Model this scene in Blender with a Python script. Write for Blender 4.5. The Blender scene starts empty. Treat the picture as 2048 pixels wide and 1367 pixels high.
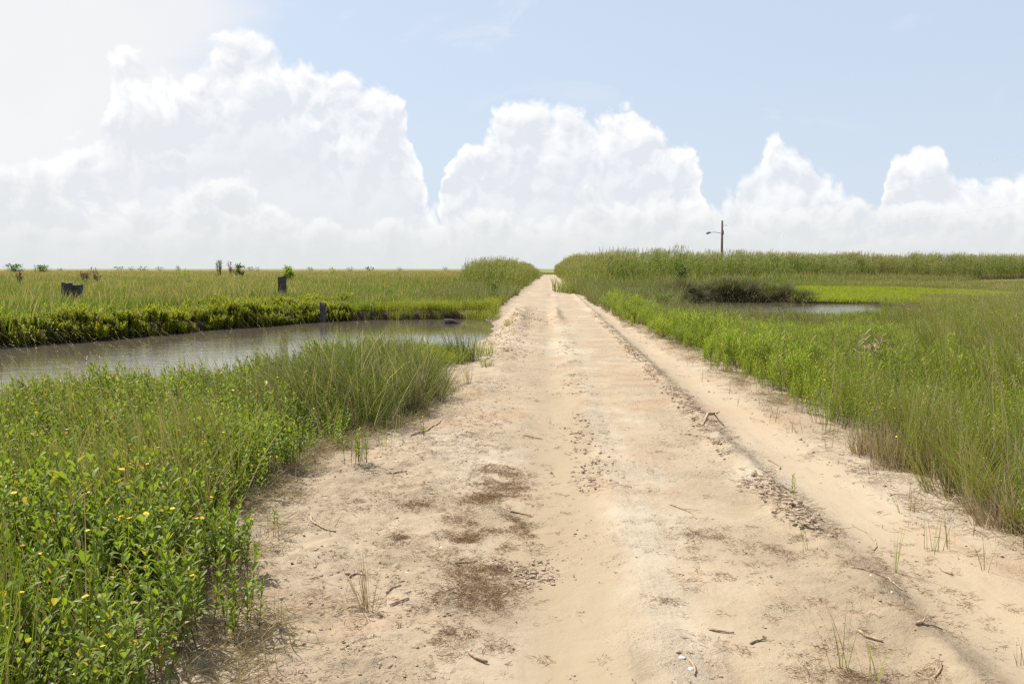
import bpy, math, random
import numpy as np
from mathutils import Vector, Matrix

S = bpy.context.scene
COL = S.collection
R = math.radians

# ------------------------------------------------------------------ camera
EYE = 1.6
FPX = 1707.0                       # focal length in pixels of a 2048 px wide frame
PITCH, YAW = math.atan(146.5/FPX), math.atan(71/FPX)
cam_d = bpy.data.cameras.new('camera')
cam_d.sensor_width = 36; cam_d.lens = 36*FPX/2048
cam_d.clip_start = 0.05; cam_d.clip_end = 20000
cam = bpy.data.objects.new('camera', cam_d); COL.objects.link(cam)
cam.location = (0, 0, EYE)
cam.rotation_euler = (R(90)-PITCH, 0, YAW)
S.camera = cam
ROT = np.array(cam.rotation_euler.to_matrix())

def ray(px, py):
    v = ROT @ np.array([(px-1024)/FPX, (683.5-py)/FPX, -1.0])
    return v
def P(px, py, z=0.0):
    v = ray(px, py); t = (z-EYE)/v[2]
    return np.array([v[0]*t, v[1]*t, z])
def PD(px, py, d):                 # point at forward distance y = d
    v = ray(px, py); t = d/v[1]
    return np.array([v[0]*t, d, EYE+v[2]*t])
def AE(px, py):
    v = ray(px, py); v = v/np.linalg.norm(v)
    return math.atan2(v[0], v[1]), math.asin(v[2])

# ------------------------------------------------------------------ sun, exposure, world
SUN_AZ, SUN_EL = R(-52), R(52)     # azimuth from +Y, negative = to the left
sd = Vector((math.sin(SUN_AZ)*math.cos(SUN_EL), math.cos(SUN_AZ)*math.cos(SUN_EL), math.sin(SUN_EL)))
sun_d = bpy.data.lights.new('sun', 'SUN'); sun_d.energy = 5.0; sun_d.angle = R(0.6); sun_d.color = (1, .955, .88)
sun = bpy.data.objects.new('sun', sun_d); COL.objects.link(sun)
sun.rotation_euler = (-sd).to_track_quat('-Z', 'Y').to_euler()
S.view_settings.view_transform = 'Standard'; S.view_settings.look = 'None'
S.view_settings.exposure = 0.80; S.view_settings.gamma = 1
S.cycles.max_bounces = 6; S.cycles.diffuse_bounces = 3; S.cycles.glossy_bounces = 3
S.cycles.transmission_bounces = 4; S.cycles.transparent_max_bounces = 6
S.cycles.use_denoising = False

class NT:
    def __init__(s, tree): s.t = tree; s.n = tree.nodes; s.l = tree.links
    def new(s, typ, **kw):
        n = s.n.new(typ)
        for k, v in kw.items(): setattr(n, k, v)
        return n
    def put(s, sock, v):
        if isinstance(v, bpy.types.NodeSocket): s.l.new(v, sock)
        elif v is not None:
            try: sock.default_value = v
            except Exception: sock.default_value = (*v, 1.0) if len(v) == 3 else v
    def m(s, op, a, b=None, c=None, clamp=False):
        n = s.new('ShaderNodeMath', operation=op, use_clamp=clamp)
        s.put(n.inputs[0], a)
        if b is not None: s.put(n.inputs[1], b)
        if c is not None: s.put(n.inputs[2], c)
        return n.outputs[0]
    def vm(s, op, a, b=None, scale=None):
        n = s.new('ShaderNodeVectorMath', operation=op)
        s.put(n.inputs[0], a)
        if b is not None: s.put(n.inputs[1], b)
        if scale is not None: s.put(n.inputs['Scale'], scale)
        return n.outputs[0]
    def xyz(s, x, y, z=0.0):
        n = s.new('ShaderNodeCombineXYZ'); s.put(n.inputs[0], x); s.put(n.inputs[1], y); s.put(n.inputs[2], z)
        return n.outputs[0]
    def mix(s, f, a, b, typ='MIX'):
        n = s.new('ShaderNodeMix', data_type='RGBA', blend_type=typ)
        s.put(n.inputs[0], f); s.put(n.inputs[6], a); s.put(n.inputs[7], b)
        return n.outputs[2]
    def noise(s, vec, scale, detail=4, rough=.55, dist=0, col=False, dim='3D'):
        n = s.new('ShaderNodeTexNoise', noise_dimensions=dim); s.put(n.inputs['Vector'], vec); s.put(n.inputs['Scale'], scale)
        s.put(n.inputs['Detail'], detail); s.put(n.inputs['Roughness'], rough); s.put(n.inputs['Distortion'], dist)
        return n.outputs[1 if col else 0]
    def voro(s, vec, scale, feature='F1', detail=0, rough=.5, out=0, dim='3D'):
        n = s.new('ShaderNodeTexVoronoi', feature=feature, voronoi_dimensions=dim); s.put(n.inputs['Vector'], vec); s.put(n.inputs['Scale'], scale)
        if 'Detail' in n.inputs and n.inputs['Detail'].enabled:
            s.put(n.inputs['Detail'], detail); s.put(n.inputs['Roughness'], rough)
        return n.outputs[out]
    def ramp(s, v, a, b, lo=0.0, hi=1.0, smooth=True):
        n = s.new('ShaderNodeMapRange', interpolation_type='SMOOTHSTEP' if smooth else 'LINEAR')
        s.put(n.inputs[0], v); s.put(n.inputs[1], a); s.put(n.inputs[2], b); s.put(n.inputs[3], lo); s.put(n.inputs[4], hi)
        return n.outputs[0]

def lin(r, g, b):                  # 8-bit picture colour -> scene radiance at this exposure
    f = lambda c: ((c/255+.055)/1.055)**2.4 if c > 10 else c/255/12.92
    k = 2**(-S.view_settings.exposure)
    return (f(r)*k, f(g)*k, f(b)*k)

W = bpy.data.worlds.new('World'); S.world = W; W.use_nodes = True
W.cycles.sampling_method = 'MANUAL'; W.cycles.sample_map_resolution = 512
def build_world():
    t = NT(W.node_tree); t.n.clear()
    tc = t.new('ShaderNodeTexCoord').outputs['Generated']
    sep = t.new('ShaderNodeSeparateXYZ'); t.l.new(tc, sep.inputs[0])
    X, Y, Z = sep.outputs
    az = t.m('ARCTAN2', X, Y); el = t.m('ARCSINE', Z)
    p = t.xyz(az, el, 0.0)
    # clear sky
    sky = t.new('ShaderNodeTexSky', sky_type='NISHITA'); sky.sun_disc = False
    sky.sun_elevation = SUN_EL; sky.sun_rotation = SUN_AZ
    sky.air_density = 1.0; sky.dust_density = 1.2; sky.ozone_density = 1.0
    sk = t.mix(1.0, sky.outputs[0], (0.088, 0.088, 0.088), 'MULTIPLY')
    veil = t.m('ADD', t.ramp(el, 0.02, 0.55, 0.84, 0.66, False), t.ramp(el, .03, .16, .14, 0))
    c = t.mix(veil, sk, lin(213, 226, 242))
    # thin high veil, upper left, and faint wisps
    wn = t.noise(t.vm('MULTIPLY', p, (1.0, 3.0, 1.0)), 3.0, 5, .6, .6, dim='2D')
    u = t.m('ADD', az, t.m('MULTIPLY', t.m('SUBTRACT', wn, .5), .30))
    a0 = AE(330, 60)[0]
    vm_ = t.ramp(t.m('ADD', u, t.m('MULTIPLY', el, -.35)), a0+.03, a0-.12)
    c = t.mix(t.m('MULTIPLY', vm_, .93), c, t.mix(wn, lin(238, 239, 242), lin(252, 251, 250)))
    wis = t.ramp(t.noise(t.vm('MULTIPLY', p, (1.0, 2.2, 1.0)), 5.0, 5, .62, 1.0, dim='2D'), .58, .80, 0, .45)
    c = t.mix(t.m('MULTIPLY', wis, t.ramp(el, .12, .2)), c, lin(240, 243, 248))
    wz = t.noise(p, 9, 4, .6, 0, True, '2D')
    warp = t.vm('SCALE', t.vm('SUBTRACT', wz, (.5, .5, .5)), scale=.045)
    pw = t.vm('ADD', p, warp)
    def billow(vec, off, sc):
        q = t.vm('ADD', vec, off)
        return t.voro(q, sc, 'F1', 4, .52, dim='2D')
    def pair(seed, sc):
        return billow(pw, (seed, seed*.7, 0), sc), billow(pw, (seed-.006, seed*.7+.011, 0), sc)
    CB = .98
    FA, FB = pair(3.1, 15), pair(17.9, 19)
    def layer(c, pts, seed, amp, sc, soft, white, shade, low, k=0.055, opac=1.0, rel=2.2):
        az0, az1 = -.85, .85
        cur = t.new('ShaderNodeFloatCurve')
        cm = cur.mapping; cv = cm.curves[0]
        q = sorted([AE(*a) for a in pts])
        xs = [(a-az0)/(az1-az0) for a, e in q]; ys = [e/.5 for a, e in q]
        cv.points[0].location = (0, ys[0]); cv.points[1].location = (1, ys[-1])
        for x_, y_ in zip(xs, ys): cv.points.new(x_, max(0, y_))
        for pt in cv.points: pt.handle_type = 'VECTOR'
        cm.update()
        sx = t.new('ShaderNodeSeparateXYZ'); t.l.new(pw, sx.inputs[0])
        t.put(cur.inputs['Value'], t.ramp(t.m('ADD', sx.outputs[0], 0), az0, az1, 0, 1, False))
        top = t.m('MULTIPLY', cur.outputs[0], .5)
        b1, b2 = seed
        d = t.m('ADD', t.m('SUBTRACT', top, el), t.m('MULTIPLY', t.m('SUBTRACT', CB, b1), amp))
        mask = t.ramp(d, 0, soft)
        body = t.ramp(d, 0, k)                         # 0 rim ... 1 deep
        relief = t.m('MULTIPLY', t.m('SUBTRACT', b2, b1), rel)
        lit = t.m('ADD', t.m('SUBTRACT', 1.0, t.m('MULTIPLY', body, .85)), t.m('MULTIPLY', relief, t.ramp(d, 0.0, .16, 1.0, .25)), clamp=True)
        col = t.mix(lit, shade, white)
        fade = t.ramp(d, .04, .20)                     # foot of the cloud melts into the haze
        col = t.mix(t.m('MULTIPLY', fade, .75), col, low)
        op = t.m('MULTIPLY', mask, opac)
        return t.mix(op, c, col)
    WH, SH, LO = lin(255, 255, 255), lin(231, 234, 240), lin(236, 238, 240)
    WH = tuple(v*1.05 for v in WH)
    c = layer(c, [(-700, 260), (-200, 300), (0, 340), (110, 320), (180, 262), (203, 175), (212, 132), (250, 122), (300, 140), (340, 160), (400, 135), (435, 98), (500, 64), (540, 88), (560, 122), (585, 137), (625, 142), (650, 172), (690, 162), (740, 174), (800, 192), (816, 204), (833, 262), (846, 335), (862, 410), (900, 490), (2600, 530)],
              FA, .042, 15, .018, WH, SH, LO, .055, .92)
    c = layer(c, [(-700, 560), (850, 545), (880, 450), (896, 350), (906, 296), (950, 272), (990, 228), (1030, 204), (1100, 218), (1180, 214), (1240, 208), (1268, 232), (1290, 268), (1350, 280), (1385, 312), (1398, 350), (1410, 440), (1490, 520), (2600, 540)],
              FA, .038, 16, .014, WH, lin(231, 234, 240), LO, .05, .9)
    c = layer(c, [(-700, 540), (1440, 510), (1468, 400), (1490, 335), (1530, 280), (1570, 262), (1592, 305), (1640, 335), (1688, 358), (1702, 400), (1715, 455), (1748, 455), (1762, 350), (1785, 305), (1830, 284), (1872, 282), (1892, 330), (1930, 356), (1960, 350), (2020, 345), (2200, 370), (2600, 330)],
              FA, .032, 19, .014, WH, lin(231, 234, 240), LO, .045, .88)
    c = layer(c, [(-700, 290), (-200, 330), (0, 320), (100, 340), (170, 400), (260, 425), (380, 400), (420, 350), (500, 352), (560, 420), (640, 455), (760, 445), (850, 430), (900, 430), (1050, 430), (1130, 410), (1180, 380), (1250, 412), (1400, 410), (1480, 400), (1560, 408), (1640, 400), (1720, 412), (1800, 400), (1900, 390), (2048, 385), (2600, 390)],
              FB, .036, 18, .018, lin(252, 253, 253), lin(230, 233, 236), lin(231, 234, 235), .040, .9, 1.6)
    c = layer(c, [(-700, 430), (0, 430), (100, 420), (200, 450), (330, 440), (450, 460), (700, 455), (900, 465), (1200, 455), (1500, 465), (1800, 465), (2600, 465)],
              FB, .026, 15, .022, lin(246, 247, 247), lin(229, 232, 233), lin(227, 231, 231), .03, .75, 1.0)
    # bright overcast haze near the horizon
    hz = t.ramp(el, -.01, .075, 1.0, 0.0)
    c = t.mix(t.m('MULTIPLY', hz, .8), c, lin(226, 229, 229))
    bg = t.new('ShaderNodeBackground'); t.put(bg.inputs[0], c); bg.inputs[1].default_value = 1.0
    out = t.new('ShaderNodeOutputWorld'); t.l.new(bg.outputs[0], out.inputs[0])
build_world()

# ------------------------------------------------------------------ numeric noise
def _h(i, j, s):
    n = (i.astype(np.int64)*374761393 + j.astype(np.int64)*668265263 + s*1442695041) & 0xffffffff
    n = ((n ^ (n >> 13))*1274126177) & 0xffffffff
    n = (n ^ (n >> 16)) & 0xffffffff
    return n/4294967295.0
def vn(x, y, s=0):
    i = np.floor(x); j = np.floor(y); fx = x-i; fy = y-j
    fx = fx*fx*(3-2*fx); fy = fy*fy*(3-2*fy)
    a = _h(i, j, s); b = _h(i+1, j, s); c = _h(i, j+1, s); d = _h(i+1, j+1, s)
    return (a*(1-fx)+b*fx)*(1-fy)+(c*(1-fx)+d*fx)*fy
def fbm(x, y, sc, o=4, s=0, g=.5):
    x = np.asarray(x, float)/sc; y = np.asarray(y, float)/sc
    t = 0; a = 1; n = 0
    for k in range(o):
        t = t+a*(vn(x, y, s+k*17)-.5); n += a; a *= g; x = x*2.03+11.3; y = y*2.03+5.7
    return t/n*2
def ss(a, b, x):
    t = np.clip((x-a)/(b-a), 0, 1); return t*t*(3-2*t)

# ------------------------------------------------------------------ lay of the land
ZW = -0.45                          # water level
pl = [P(a, b, ZW)[:2] for a, b in [(0, 695), (150, 683), (300, 671), (440, 657), (560, 650), (640, 643), (760, 639), (900, 637), (965, 638), (978, 652), (958, 678), (925, 694), (893, 710)]]
POND_L = np.array([(-60, 14), (-40, 17.5), (-24, 19.5)] + [tuple(a) for a in pl] + [(-2.6, 17.5), (-3.0, 15.6), (-4.0, 13.6), (-5.1, 11.2), (-6.6, 9.6), (-9, 8.4), (-14, 7.6), (-30, 6), (-60, 3)])
POND_R = np.array([(6.9, 44), (7.8, 49.5), (9, 52.0), (13.5, 52.8), (15.2, 51.0), (18.5, 51.5), (19.0, 49), (18, 44), (15.4, 38.5), (12.2, 35.2), (9, 33.4), (6.0, 33.2), (5.6, 35.5), (6.4, 41)])
def psd(x, y, poly):
    x = np.asarray(x, float); y = np.asarray(y, float)
    d = np.full(x.shape, 1e9); ins = np.zeros(x.shape, bool)
    n = len(poly)
    for i in range(n):
        ax, ay = poly[i]; bx, by = poly[(i+1) % n]
        ex, ey = bx-ax, by-ay
        t = np.clip(((x-ax)*ex+(y-ay)*ey)/(ex*ex+ey*ey), 0, 1)
        d = np.minimum(d, np.hypot(x-ax-t*ex, y-ay-t*ey))
        if ay != by:
            c = ((ay > y) != (by > y)) & (x < (bx-ax)*(y-ay)/(by-ay)+ax)
            ins ^= c
    return np.where(ins, -d, d)
def sdw(x, y):
    n = .22*fbm(x, y, .9, 3, 5)
    return psd(x, y, POND_L)+n, psd(x, y, POND_R)+n
def edgeL(y):
    return np.interp(y, [1, 3.3, 4.5, 5.4, 6.9, 7.6, 8.6, 10, 12, 14, 16, 20, 26, 36, 60, 110, 230], [-1.15, -1.34, -1.56, -1.85, -1.98, -1.8, -1.5, -1.4, -1.55, -2.0, -2.3, -2.1, -1.75, -1.95, -1.85, -1.7, -1.6])
def edgeR(y):
    return np.interp(y, [1, 5, 8, 11, 16, 27, 40, 85, 230], [2.70, 2.66, 2.66, 2.64, 2.62, 2.25, 1.95, 1.75, 1.6])
def farside(x, y):
    return ss(0, 2.5, y-np.interp(x, [-60, -24, -14, -9, -4, -2], [14, 18.5, 20, 25, 29, 29]))
def ridge(x, c, w): return np.exp(-((x-c)/w)**2)
def H(x, y, fine=False):
    x = np.asarray(x, float); y = np.asarray(y, float)
    marsh = -.13+.11*fbm(x, y, 7, 3, 1)+.05*fbm(x, y, .8, 3, 2)
    marsh = marsh-.16*ss(4, 8, x)*ss(15, 27, y)*(1-ss(62, 80, y))
    marsh = marsh+.26*ss(.6, 3.5, psd(x, y, POND_L))*farside(x, y)*(1-.88*ss(-9.5, -7.5, x))
    marsh = marsh+.50*ss(5.5, 8, x)*(1-ss(13.5, 16, x))*ss(50.5, 52, y)*(1-ss(57, 64, y))
    lat = ss(1.7, 3.4, -x)
    w = (1-ss(2.75, 4.3, x))*(1-lat)*(1-ss(225, 235, y))
    cy = .12*fbm(y*0+3, y, 9, 2, 8)      # slow wander of the tracks
    far = 1-ss(18, 60, y)*.4
    r = .03*fbm(x, y, 2.2, 3, 9)
    r = r-(.055*ridge(x, .05+cy, .27)+.062*ridge(x, 2.08+cy, .28))*far*(.8+.6*fbm(x*0, y, 3, 2, 11))
    r = r+.022*ridge(x, .50+cy, .12)*(1+.5*fbm(x, y, .6, 3, 21))*(1-ss(9, 14, y))+.050*ridge(x, 1.64+cy, .12)*(1+fbm(x, y, .35, 3, 12))+.02*ridge(x, .42+cy*.5, .16)*(1+fbm(x, y, .5, 3, 13))*ss(7, 10, y)
    r = r+.05*ridge(x, -.85, .3)*ss(8, 11, y)*(1-ss(24, 30, y))*(1+.5*fbm(x, y, .6, 3, 14))
    r = r+.16*ridge(x, -.95, .28)*ridge(y, 29, 5.5)*(1+.8*fbm(x, y, .7, 3, 15))   # bulldozed mound by the pond
    r = r+.14*ridge(x, .28, .16)*ridge(y, 30, 4.5)*(1+.9*fbm(x, y, .5, 3, 18))
    if fine:
        rough = .28+1.25*ss(-.35, -.9, x)*(1-.5*ss(12, 20, y))+.8*ridge(x, 1.63+cy, .16)+.35*ss(.2, .7, fbm(x, y, .9, 3, 16))+.5*ss(2.35, 2.7, x)
        rough = rough*(1-.6*ridge(x, 2.05+cy, .25))
        r = r+rough*1.6*(.013*fbm(x, y, .22, 5, 19, .6)+.010*np.abs(fbm(x, y, .09, 3, 20)))
    h = marsh*(1-w)+r*w
    a, b = sdw(x, y)
    bw = .14+1.26*ss(-4.2, -2.6, x)*ss(15, 19, y)*(1-ss(33, 36, y))
    h = np.where(a > 0, (ZW-.03)+(h-ZW+.03)*ss(-.02, 1, a/bw), ZW-.03-np.minimum(.5, -a*.5))
    h = np.where(b > 0, np.minimum(h, (ZW-.03)+(h-ZW+.03)*ss(-.02, 1, b/.3)), np.minimum(h, ZW-.03-np.minimum(.5, -b*.5)))
    return h

# ------------------------------------------------------------------ object helpers
def tag(o, label=None, cat=None, group=None, kind=None):
    if label: o['label'] = label
    if cat: o['category'] = cat
    if group: o['group'] = group
    if kind: o['kind'] = kind
    return o
def link(name, me, parent=None, loc=None):
    o = bpy.data.objects.new(name, me); COL.objects.link(o)
    if parent: o.parent = parent
    if loc is not None: o.location = loc
    return o
def empty(name, loc, rz=0):
    o = bpy.data.objects.new(name, None); COL.objects.link(o)
    o.location = loc; o.rotation_euler = (0, 0, rz); o.empty_display_size = .1
    return o

class MB:
    def __init__(s): s.v = []; s.f = []; s.m = []; s.t = []; s.h = []
    def add(s, vs, fs, mat=0, tint=.5, hs=None):
        k = len(s.v); s.v += [tuple(a) for a in vs]; s.f += [tuple(i+k for i in f) for f in fs]
        s.m += [mat]*len(fs); s.t += [tint]*len(vs); s.h += list(hs) if hs is not None else [.5]*len(vs)
    def blade(s, b, az, ln, w, lean, bend, nseg=4, mat=0, tint=.5, roll=None, wfun=None):
        """a ribbon growing from b; lean = start angle from vertical, bend = extra angle gained to the tip"""
        roll = random.uniform(0, math.pi) if roll is None else roll
        p = np.array(b, float); vs = []; hs = []
        da = np.array([math.cos(az), math.sin(az), 0.])
        for i in range(nseg+1):
            u = i/nseg
            a = lean+bend*u**1.4
            d = da*math.sin(a)+np.array([0, 0, math.cos(a)])
            side = np.cross(d, [math.cos(roll), math.sin(roll), .1]); side /= np.linalg.norm(side)+1e-9
            ww = w*(wfun(u) if wfun else (1-u**2)*.92+.08)*.5
            if i == nseg and not wfun: vs.append(p.copy()); hs.append(1)
            else: vs += [p-side*ww, p+side*ww]; hs += [u, u]
            p = p+d*ln/nseg
        fs = []
        for i in range(nseg):
            a = 2*i
            if i == nseg-1 and not wfun: fs.append((a, a+1, a+2))
            else: fs.append((a, a+1, a+3, a+2))
        s.add(vs, fs, mat, tint, hs)
        return p
    def leaf(s, b, d, ln, w, mat=0, tint=.5, fold=.25, droop=.3, h=.7):
        d = np.array(d, float); d /= np.linalg.norm(d)
        side = np.cross(d, [0, 0, 1.]); side /= np.linalg.norm(side)+1e-9
        up = np.cross(side, d)
        prof = [(0, .12), (.3, .7), (.65, 1.0), (.88, .6), (1, .05)]
        vs = []; p = np.array(b, float)
        for u, k in prof:
            c = p+d*ln*u-np.array([0, 0, 1])*droop*ln*u*u*.5
            vs += [c-side*w*.5*k+up*w*fold*k, c, c+side*w*.5*k+up*w*fold*k]
        fs = []
        for i in range(len(prof)-1):
            a = 3*i; fs += [(a, a+1, a+4, a+3), (a+1, a+2, a+5, a+4)]
        s.add(vs, fs, mat, tint, [h]*len(vs))
    def tube(s, pts, rad, n=6, mat=0, tint=.5, cap=True, noise=0):
        pts = [np.array(p, float) for p in pts]; vs = []; hs = []
        for i, p in enumerate(pts):
            d = pts[min(i+1, len(pts)-1)]-pts[max(i-1, 0)]; d /= np.linalg.norm(d)+1e-9
            a = np.cross(d, [0, 0, 1.] if abs(d[2]) < .9 else [1., 0, 0]); a /= np.linalg.norm(a); c = np.cross(d, a)
            r = rad[i] if hasattr(rad, '__len__') else rad
            for k in range(n):
                th = 2*math.pi*k/n; rr = r*(1+random.uniform(-noise, noise))
                vs.append(p+(a*math.cos(th)+c*math.sin(th))*rr); hs.append(i/(len(pts)-1))
        fs = []
        for i in range(len(pts)-1):
            for k in range(n):
                k2 = (k+1) % n; fs.append((i*n+k, i*n+k2, (i+1)*n+k2, (i+1)*n+k))
        if cap: fs += [tuple(range(n))[::-1], tuple((len(pts)-1)*n+k for k in range(n))]
        s.add(vs, fs, mat, tint, hs)
    def blob(s, c, r, mat=0, tint=.5, jit=.25, sub=1):
        import bmesh
        bm = bmesh.new(); bmesh.ops.create_icosphere(bm, subdivisions=sub, radius=1)
        r = np.array(r if hasattr(r, '__len__') else (r, r, r), float)
        vs = [np.array(c)+np.array(v.co)*r*(1+random.uniform(-jit, jit)) for v in bm.verts]
        fs = [tuple(v.index for v in f.verts) for f in bm.faces]; bm.free()
        s.add(vs, fs, mat, tint)
    def mesh(s, name, mats, smooth=False):
        me = bpy.data.meshes.new(name); me.from_pydata(s.v, [], s.f); me.update()
        for m in mats: me.materials.append(m)
        me.polygons.foreach_set('material_index', s.m)
        if smooth: me.polygons.foreach_set('use_smooth', [True]*len(me.polygons))
        for nm, d in (('tint', s.t), ('along', s.h)):
            a = me.attributes.new(nm, 'FLOAT', 'POINT'); a.data.foreach_set('value', np.array(d, np.float32))
        return me

def grid(name, xs, ys, zf, mats, smooth=True):
    X, Y = np.meshgrid(xs, ys); Zz = zf(X, Y)
    nx, ny = len(xs), len(ys)
    co = np.stack([X, Y, Zz], -1).reshape(-1, 3)
    me = bpy.data.meshes.new(name)
    i, j = np.meshgrid(np.arange(nx-1), np.arange(ny-1))
    a = (j*nx+i).ravel(); q = np.stack([a, a+1, a+1+nx, a+nx], -1)
    me.vertices.add(len(co)); me.vertices.foreach_set('co', co.ravel())
    me.loops.add(q.size); me.loops.foreach_set('vertex_index', q.ravel())
    me.polygons.add(len(q)); me.polygons.foreach_set('loop_start', np.arange(len(q))*4)
    me.update(calc_edges=True); me.validate()
    me.polygons.foreach_set('use_smooth', [smooth]*len(me.polygons))
    for m in mats: me.materials.append(m)
    return me

# ------------------------------------------------------------------ materials
def newmat(name):
    m = bpy.data.materials.new(name); m.use_nodes = True
    t = NT(m.node_tree); t.n.clear()
    out = t.new('ShaderNodeOutputMaterial')
    return m, t, out
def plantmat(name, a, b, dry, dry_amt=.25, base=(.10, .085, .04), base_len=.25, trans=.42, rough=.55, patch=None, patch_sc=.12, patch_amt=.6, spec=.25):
    m, t, out = newmat(name)
    ti = t.new('ShaderNodeAttribute', attribute_name='tint').outputs['Fac']
    al = t.new('ShaderNodeAttribute', attribute_name='along').outputs['Fac']
    rnd = t.new('ShaderNodeObjectInfo').outputs['Random']
    pos = t.new('ShaderNodeNewGeometry').outputs['Position']
    c = t.mix(t.m('ADD', t.m('MULTIPLY', ti, .6), t.m('MULTIPLY', rnd, .4)), a, b)
    if patch:
        n = t.ramp(t.noise(pos, patch_sc, 3, .6), .42, .62)
        c = t.mix(t.m('MULTIPLY', n, patch_amt), c, patch)
    dr = t.ramp(t.m('FRACT', t.m('MULTIPLY', t.m('ADD', ti, t.m('MULTIPLY', rnd, .37)), 7.31)), 1-dry_amt-.05, 1-dry_amt+.05)
    c = t.mix(dr, c, dry)
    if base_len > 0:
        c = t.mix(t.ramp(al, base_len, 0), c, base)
    bs = t.new('ShaderNodeBsdfPrincipled'); t.put(bs.inputs['Base Color'], c); bs.inputs['Roughness'].default_value = rough
    bs.inputs['Specular IOR Level'].default_value = spec
    tr = t.new('ShaderNodeBsdfTranslucent'); t.put(tr.inputs[0], t.mix(1.0, c, (1.25, 1.25, .55), 'MULTIPLY'))
    mx = t.new('ShaderNodeMixShader'); mx.inputs[0].default_value = trans
    t.l.new(bs.outputs[0], mx.inputs[1]); t.l.new(tr.outputs[0], mx.inputs[2]); t.l.new(mx.outputs[0], out.inputs[0])
    return m
def simplemat(name, a, b, sc=20, rough=.8, bump=.3, stretch=(1, 1, 1), spec=.3, coord='Object'):
    m, t, out = newmat(name)
    co = t.new('ShaderNodeTexCoord').outputs[coord]
    n = t.noise(t.vm('MULTIPLY', co, stretch), sc, 6, .65)
    bs = t.new('ShaderNodeBsdfPrincipled'); t.put(bs.inputs['Base Color'], t.mix(t.ramp(n, .35, .65), a, b))
    bs.inputs['Roughness'].default_value = rough; bs.inputs['Specular IOR Level'].default_value = spec
    bp = t.new('ShaderNodeBump'); bp.inputs['Strength'].default_value = bump; bp.inputs['Distance'].default_value = .02
    t.put(bp.inputs['Height'], n); t.l.new(bp.outputs[0], bs.inputs['Normal'])
    t.l.new(bs.outputs[0], out.inputs[0])
    return m

DRY = (.31, .24, .13)
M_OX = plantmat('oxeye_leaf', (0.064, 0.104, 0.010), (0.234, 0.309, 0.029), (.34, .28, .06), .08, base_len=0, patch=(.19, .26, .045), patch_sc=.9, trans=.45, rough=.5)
M_OXD = plantmat('bank_leaf', (0.093, 0.112, 0.009), (0.336, 0.359, 0.032), (.30, .26, .06), .05, base_len=0, trans=.5)
M_STEM = plantmat('stem', (.09, .085, .03), (.14, .13, .05), (.20, .13, .08), .2, base_len=.3, trans=.1)
M_FLOW = simplemat('petal', (.75, .42, .02), (.8, .55, .03), 60, .6, 0)
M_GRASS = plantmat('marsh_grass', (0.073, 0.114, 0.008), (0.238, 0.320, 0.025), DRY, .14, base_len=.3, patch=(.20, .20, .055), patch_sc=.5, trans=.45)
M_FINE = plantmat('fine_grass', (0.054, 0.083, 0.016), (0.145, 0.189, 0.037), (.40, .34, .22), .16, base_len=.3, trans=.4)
M_BRIGHT = plantmat('bright_shoot', (0.136, 0.166, 0.016), (0.259, 0.281, 0.033), (.35, .36, .06), .1, base=(.12, .14, .03), base_len=.35, trans=.5)
M_LIME = plantmat('lime_sward', (.20, .25, .02), (.30, .36, .03), (.33, .33, .05), .08, base=(.12, .15, .03), base_len=.3, trans=.5)
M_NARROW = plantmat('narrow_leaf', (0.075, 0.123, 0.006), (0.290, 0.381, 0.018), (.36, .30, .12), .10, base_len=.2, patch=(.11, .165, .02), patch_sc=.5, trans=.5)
M_DRY = plantmat('dead_grass', (0.271, 0.216, 0.148), (0.394, 0.328, 0.242), (.22, .16, .10), .3, base_len=0, trans=.25)
M_SEED = plantmat('seed_head', (0.304, 0.242, 0.130), (0.400, 0.328, 0.194), DRY, .2, base_len=0, trans=.4)
M_REED = plantmat('reed_leaf', (0.088, 0.141, 0.021), (0.184, 0.248, 0.044), (.34, .31, .16), .16, base=(.30, .27, .13), base_len=.55, patch=(.22, .215, .085), patch_sc=.06, trans=.45)
M_PLUME = plantmat('reed_plume', (0.302, 0.281, 0.177), (0.400, 0.365, 0.238), DRY, .2, base_len=0, trans=.4)
M_MEAD = plantmat('meadow_grass', (0.056, 0.111, 0.012), (0.158, 0.243, 0.027), (.32, .27, .15), .12, base_len=.25, patch=(.185, .175, .07), patch_sc=.07, patch_amt=.6, trans=.45)
M_SHRUB = plantmat('shrub_leaf', (.07, .12, .025), (.13, .19, .04), (.2, .2, .05), .1, base_len=0, trans=.35)
M_SHRUBB = plantmat('shrub_leaf_bright', (.16, .24, .025), (.26, .34, .04), (.3, .3, .05), .1, base_len=0, trans=.45)
M_RED = plantmat('dead_weed', (.17, .115, .07), (.24, .17, .105), (.15, .09, .06), .3, base_len=0, trans=.15)
M_MAT = plantmat('brown_mat', (0.178, 0.107, 0.064), (0.306, 0.197, 0.124), (.34, .25, .16), .3, base_len=0, trans=.1)
M_TWIG = simplemat('twig', (.21, .145, .095), (.40, .31, .215), 40, .85, .4)
M_WOOD = simplemat('weathered_timber', (.035, .032, .032), (.085, .08, .078), 9, .9, .8, (6, 6, .7))
M_POLE = simplemat('pole_wood', (.09, .065, .05), (.14, .105, .08), 6, .9, .3, (5, 5, .5))
M_METAL = simplemat('grey_metal', (.12, .125, .13), (.2, .205, .21), 5, .5, .05)
M_WIRE = simplemat('wire', (.42, .44, .48), (.48, .5, .54), 5, .6, 0)
M_SHELL = simplemat('shell', (.52, .42, .34), (.68, .60, .52), 60, .5, .3)
M_BIRD = simplemat('feather', (.30, .30, .31), (.5, .5, .5), 10, .8, 0)
M_CLOD = None

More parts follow.
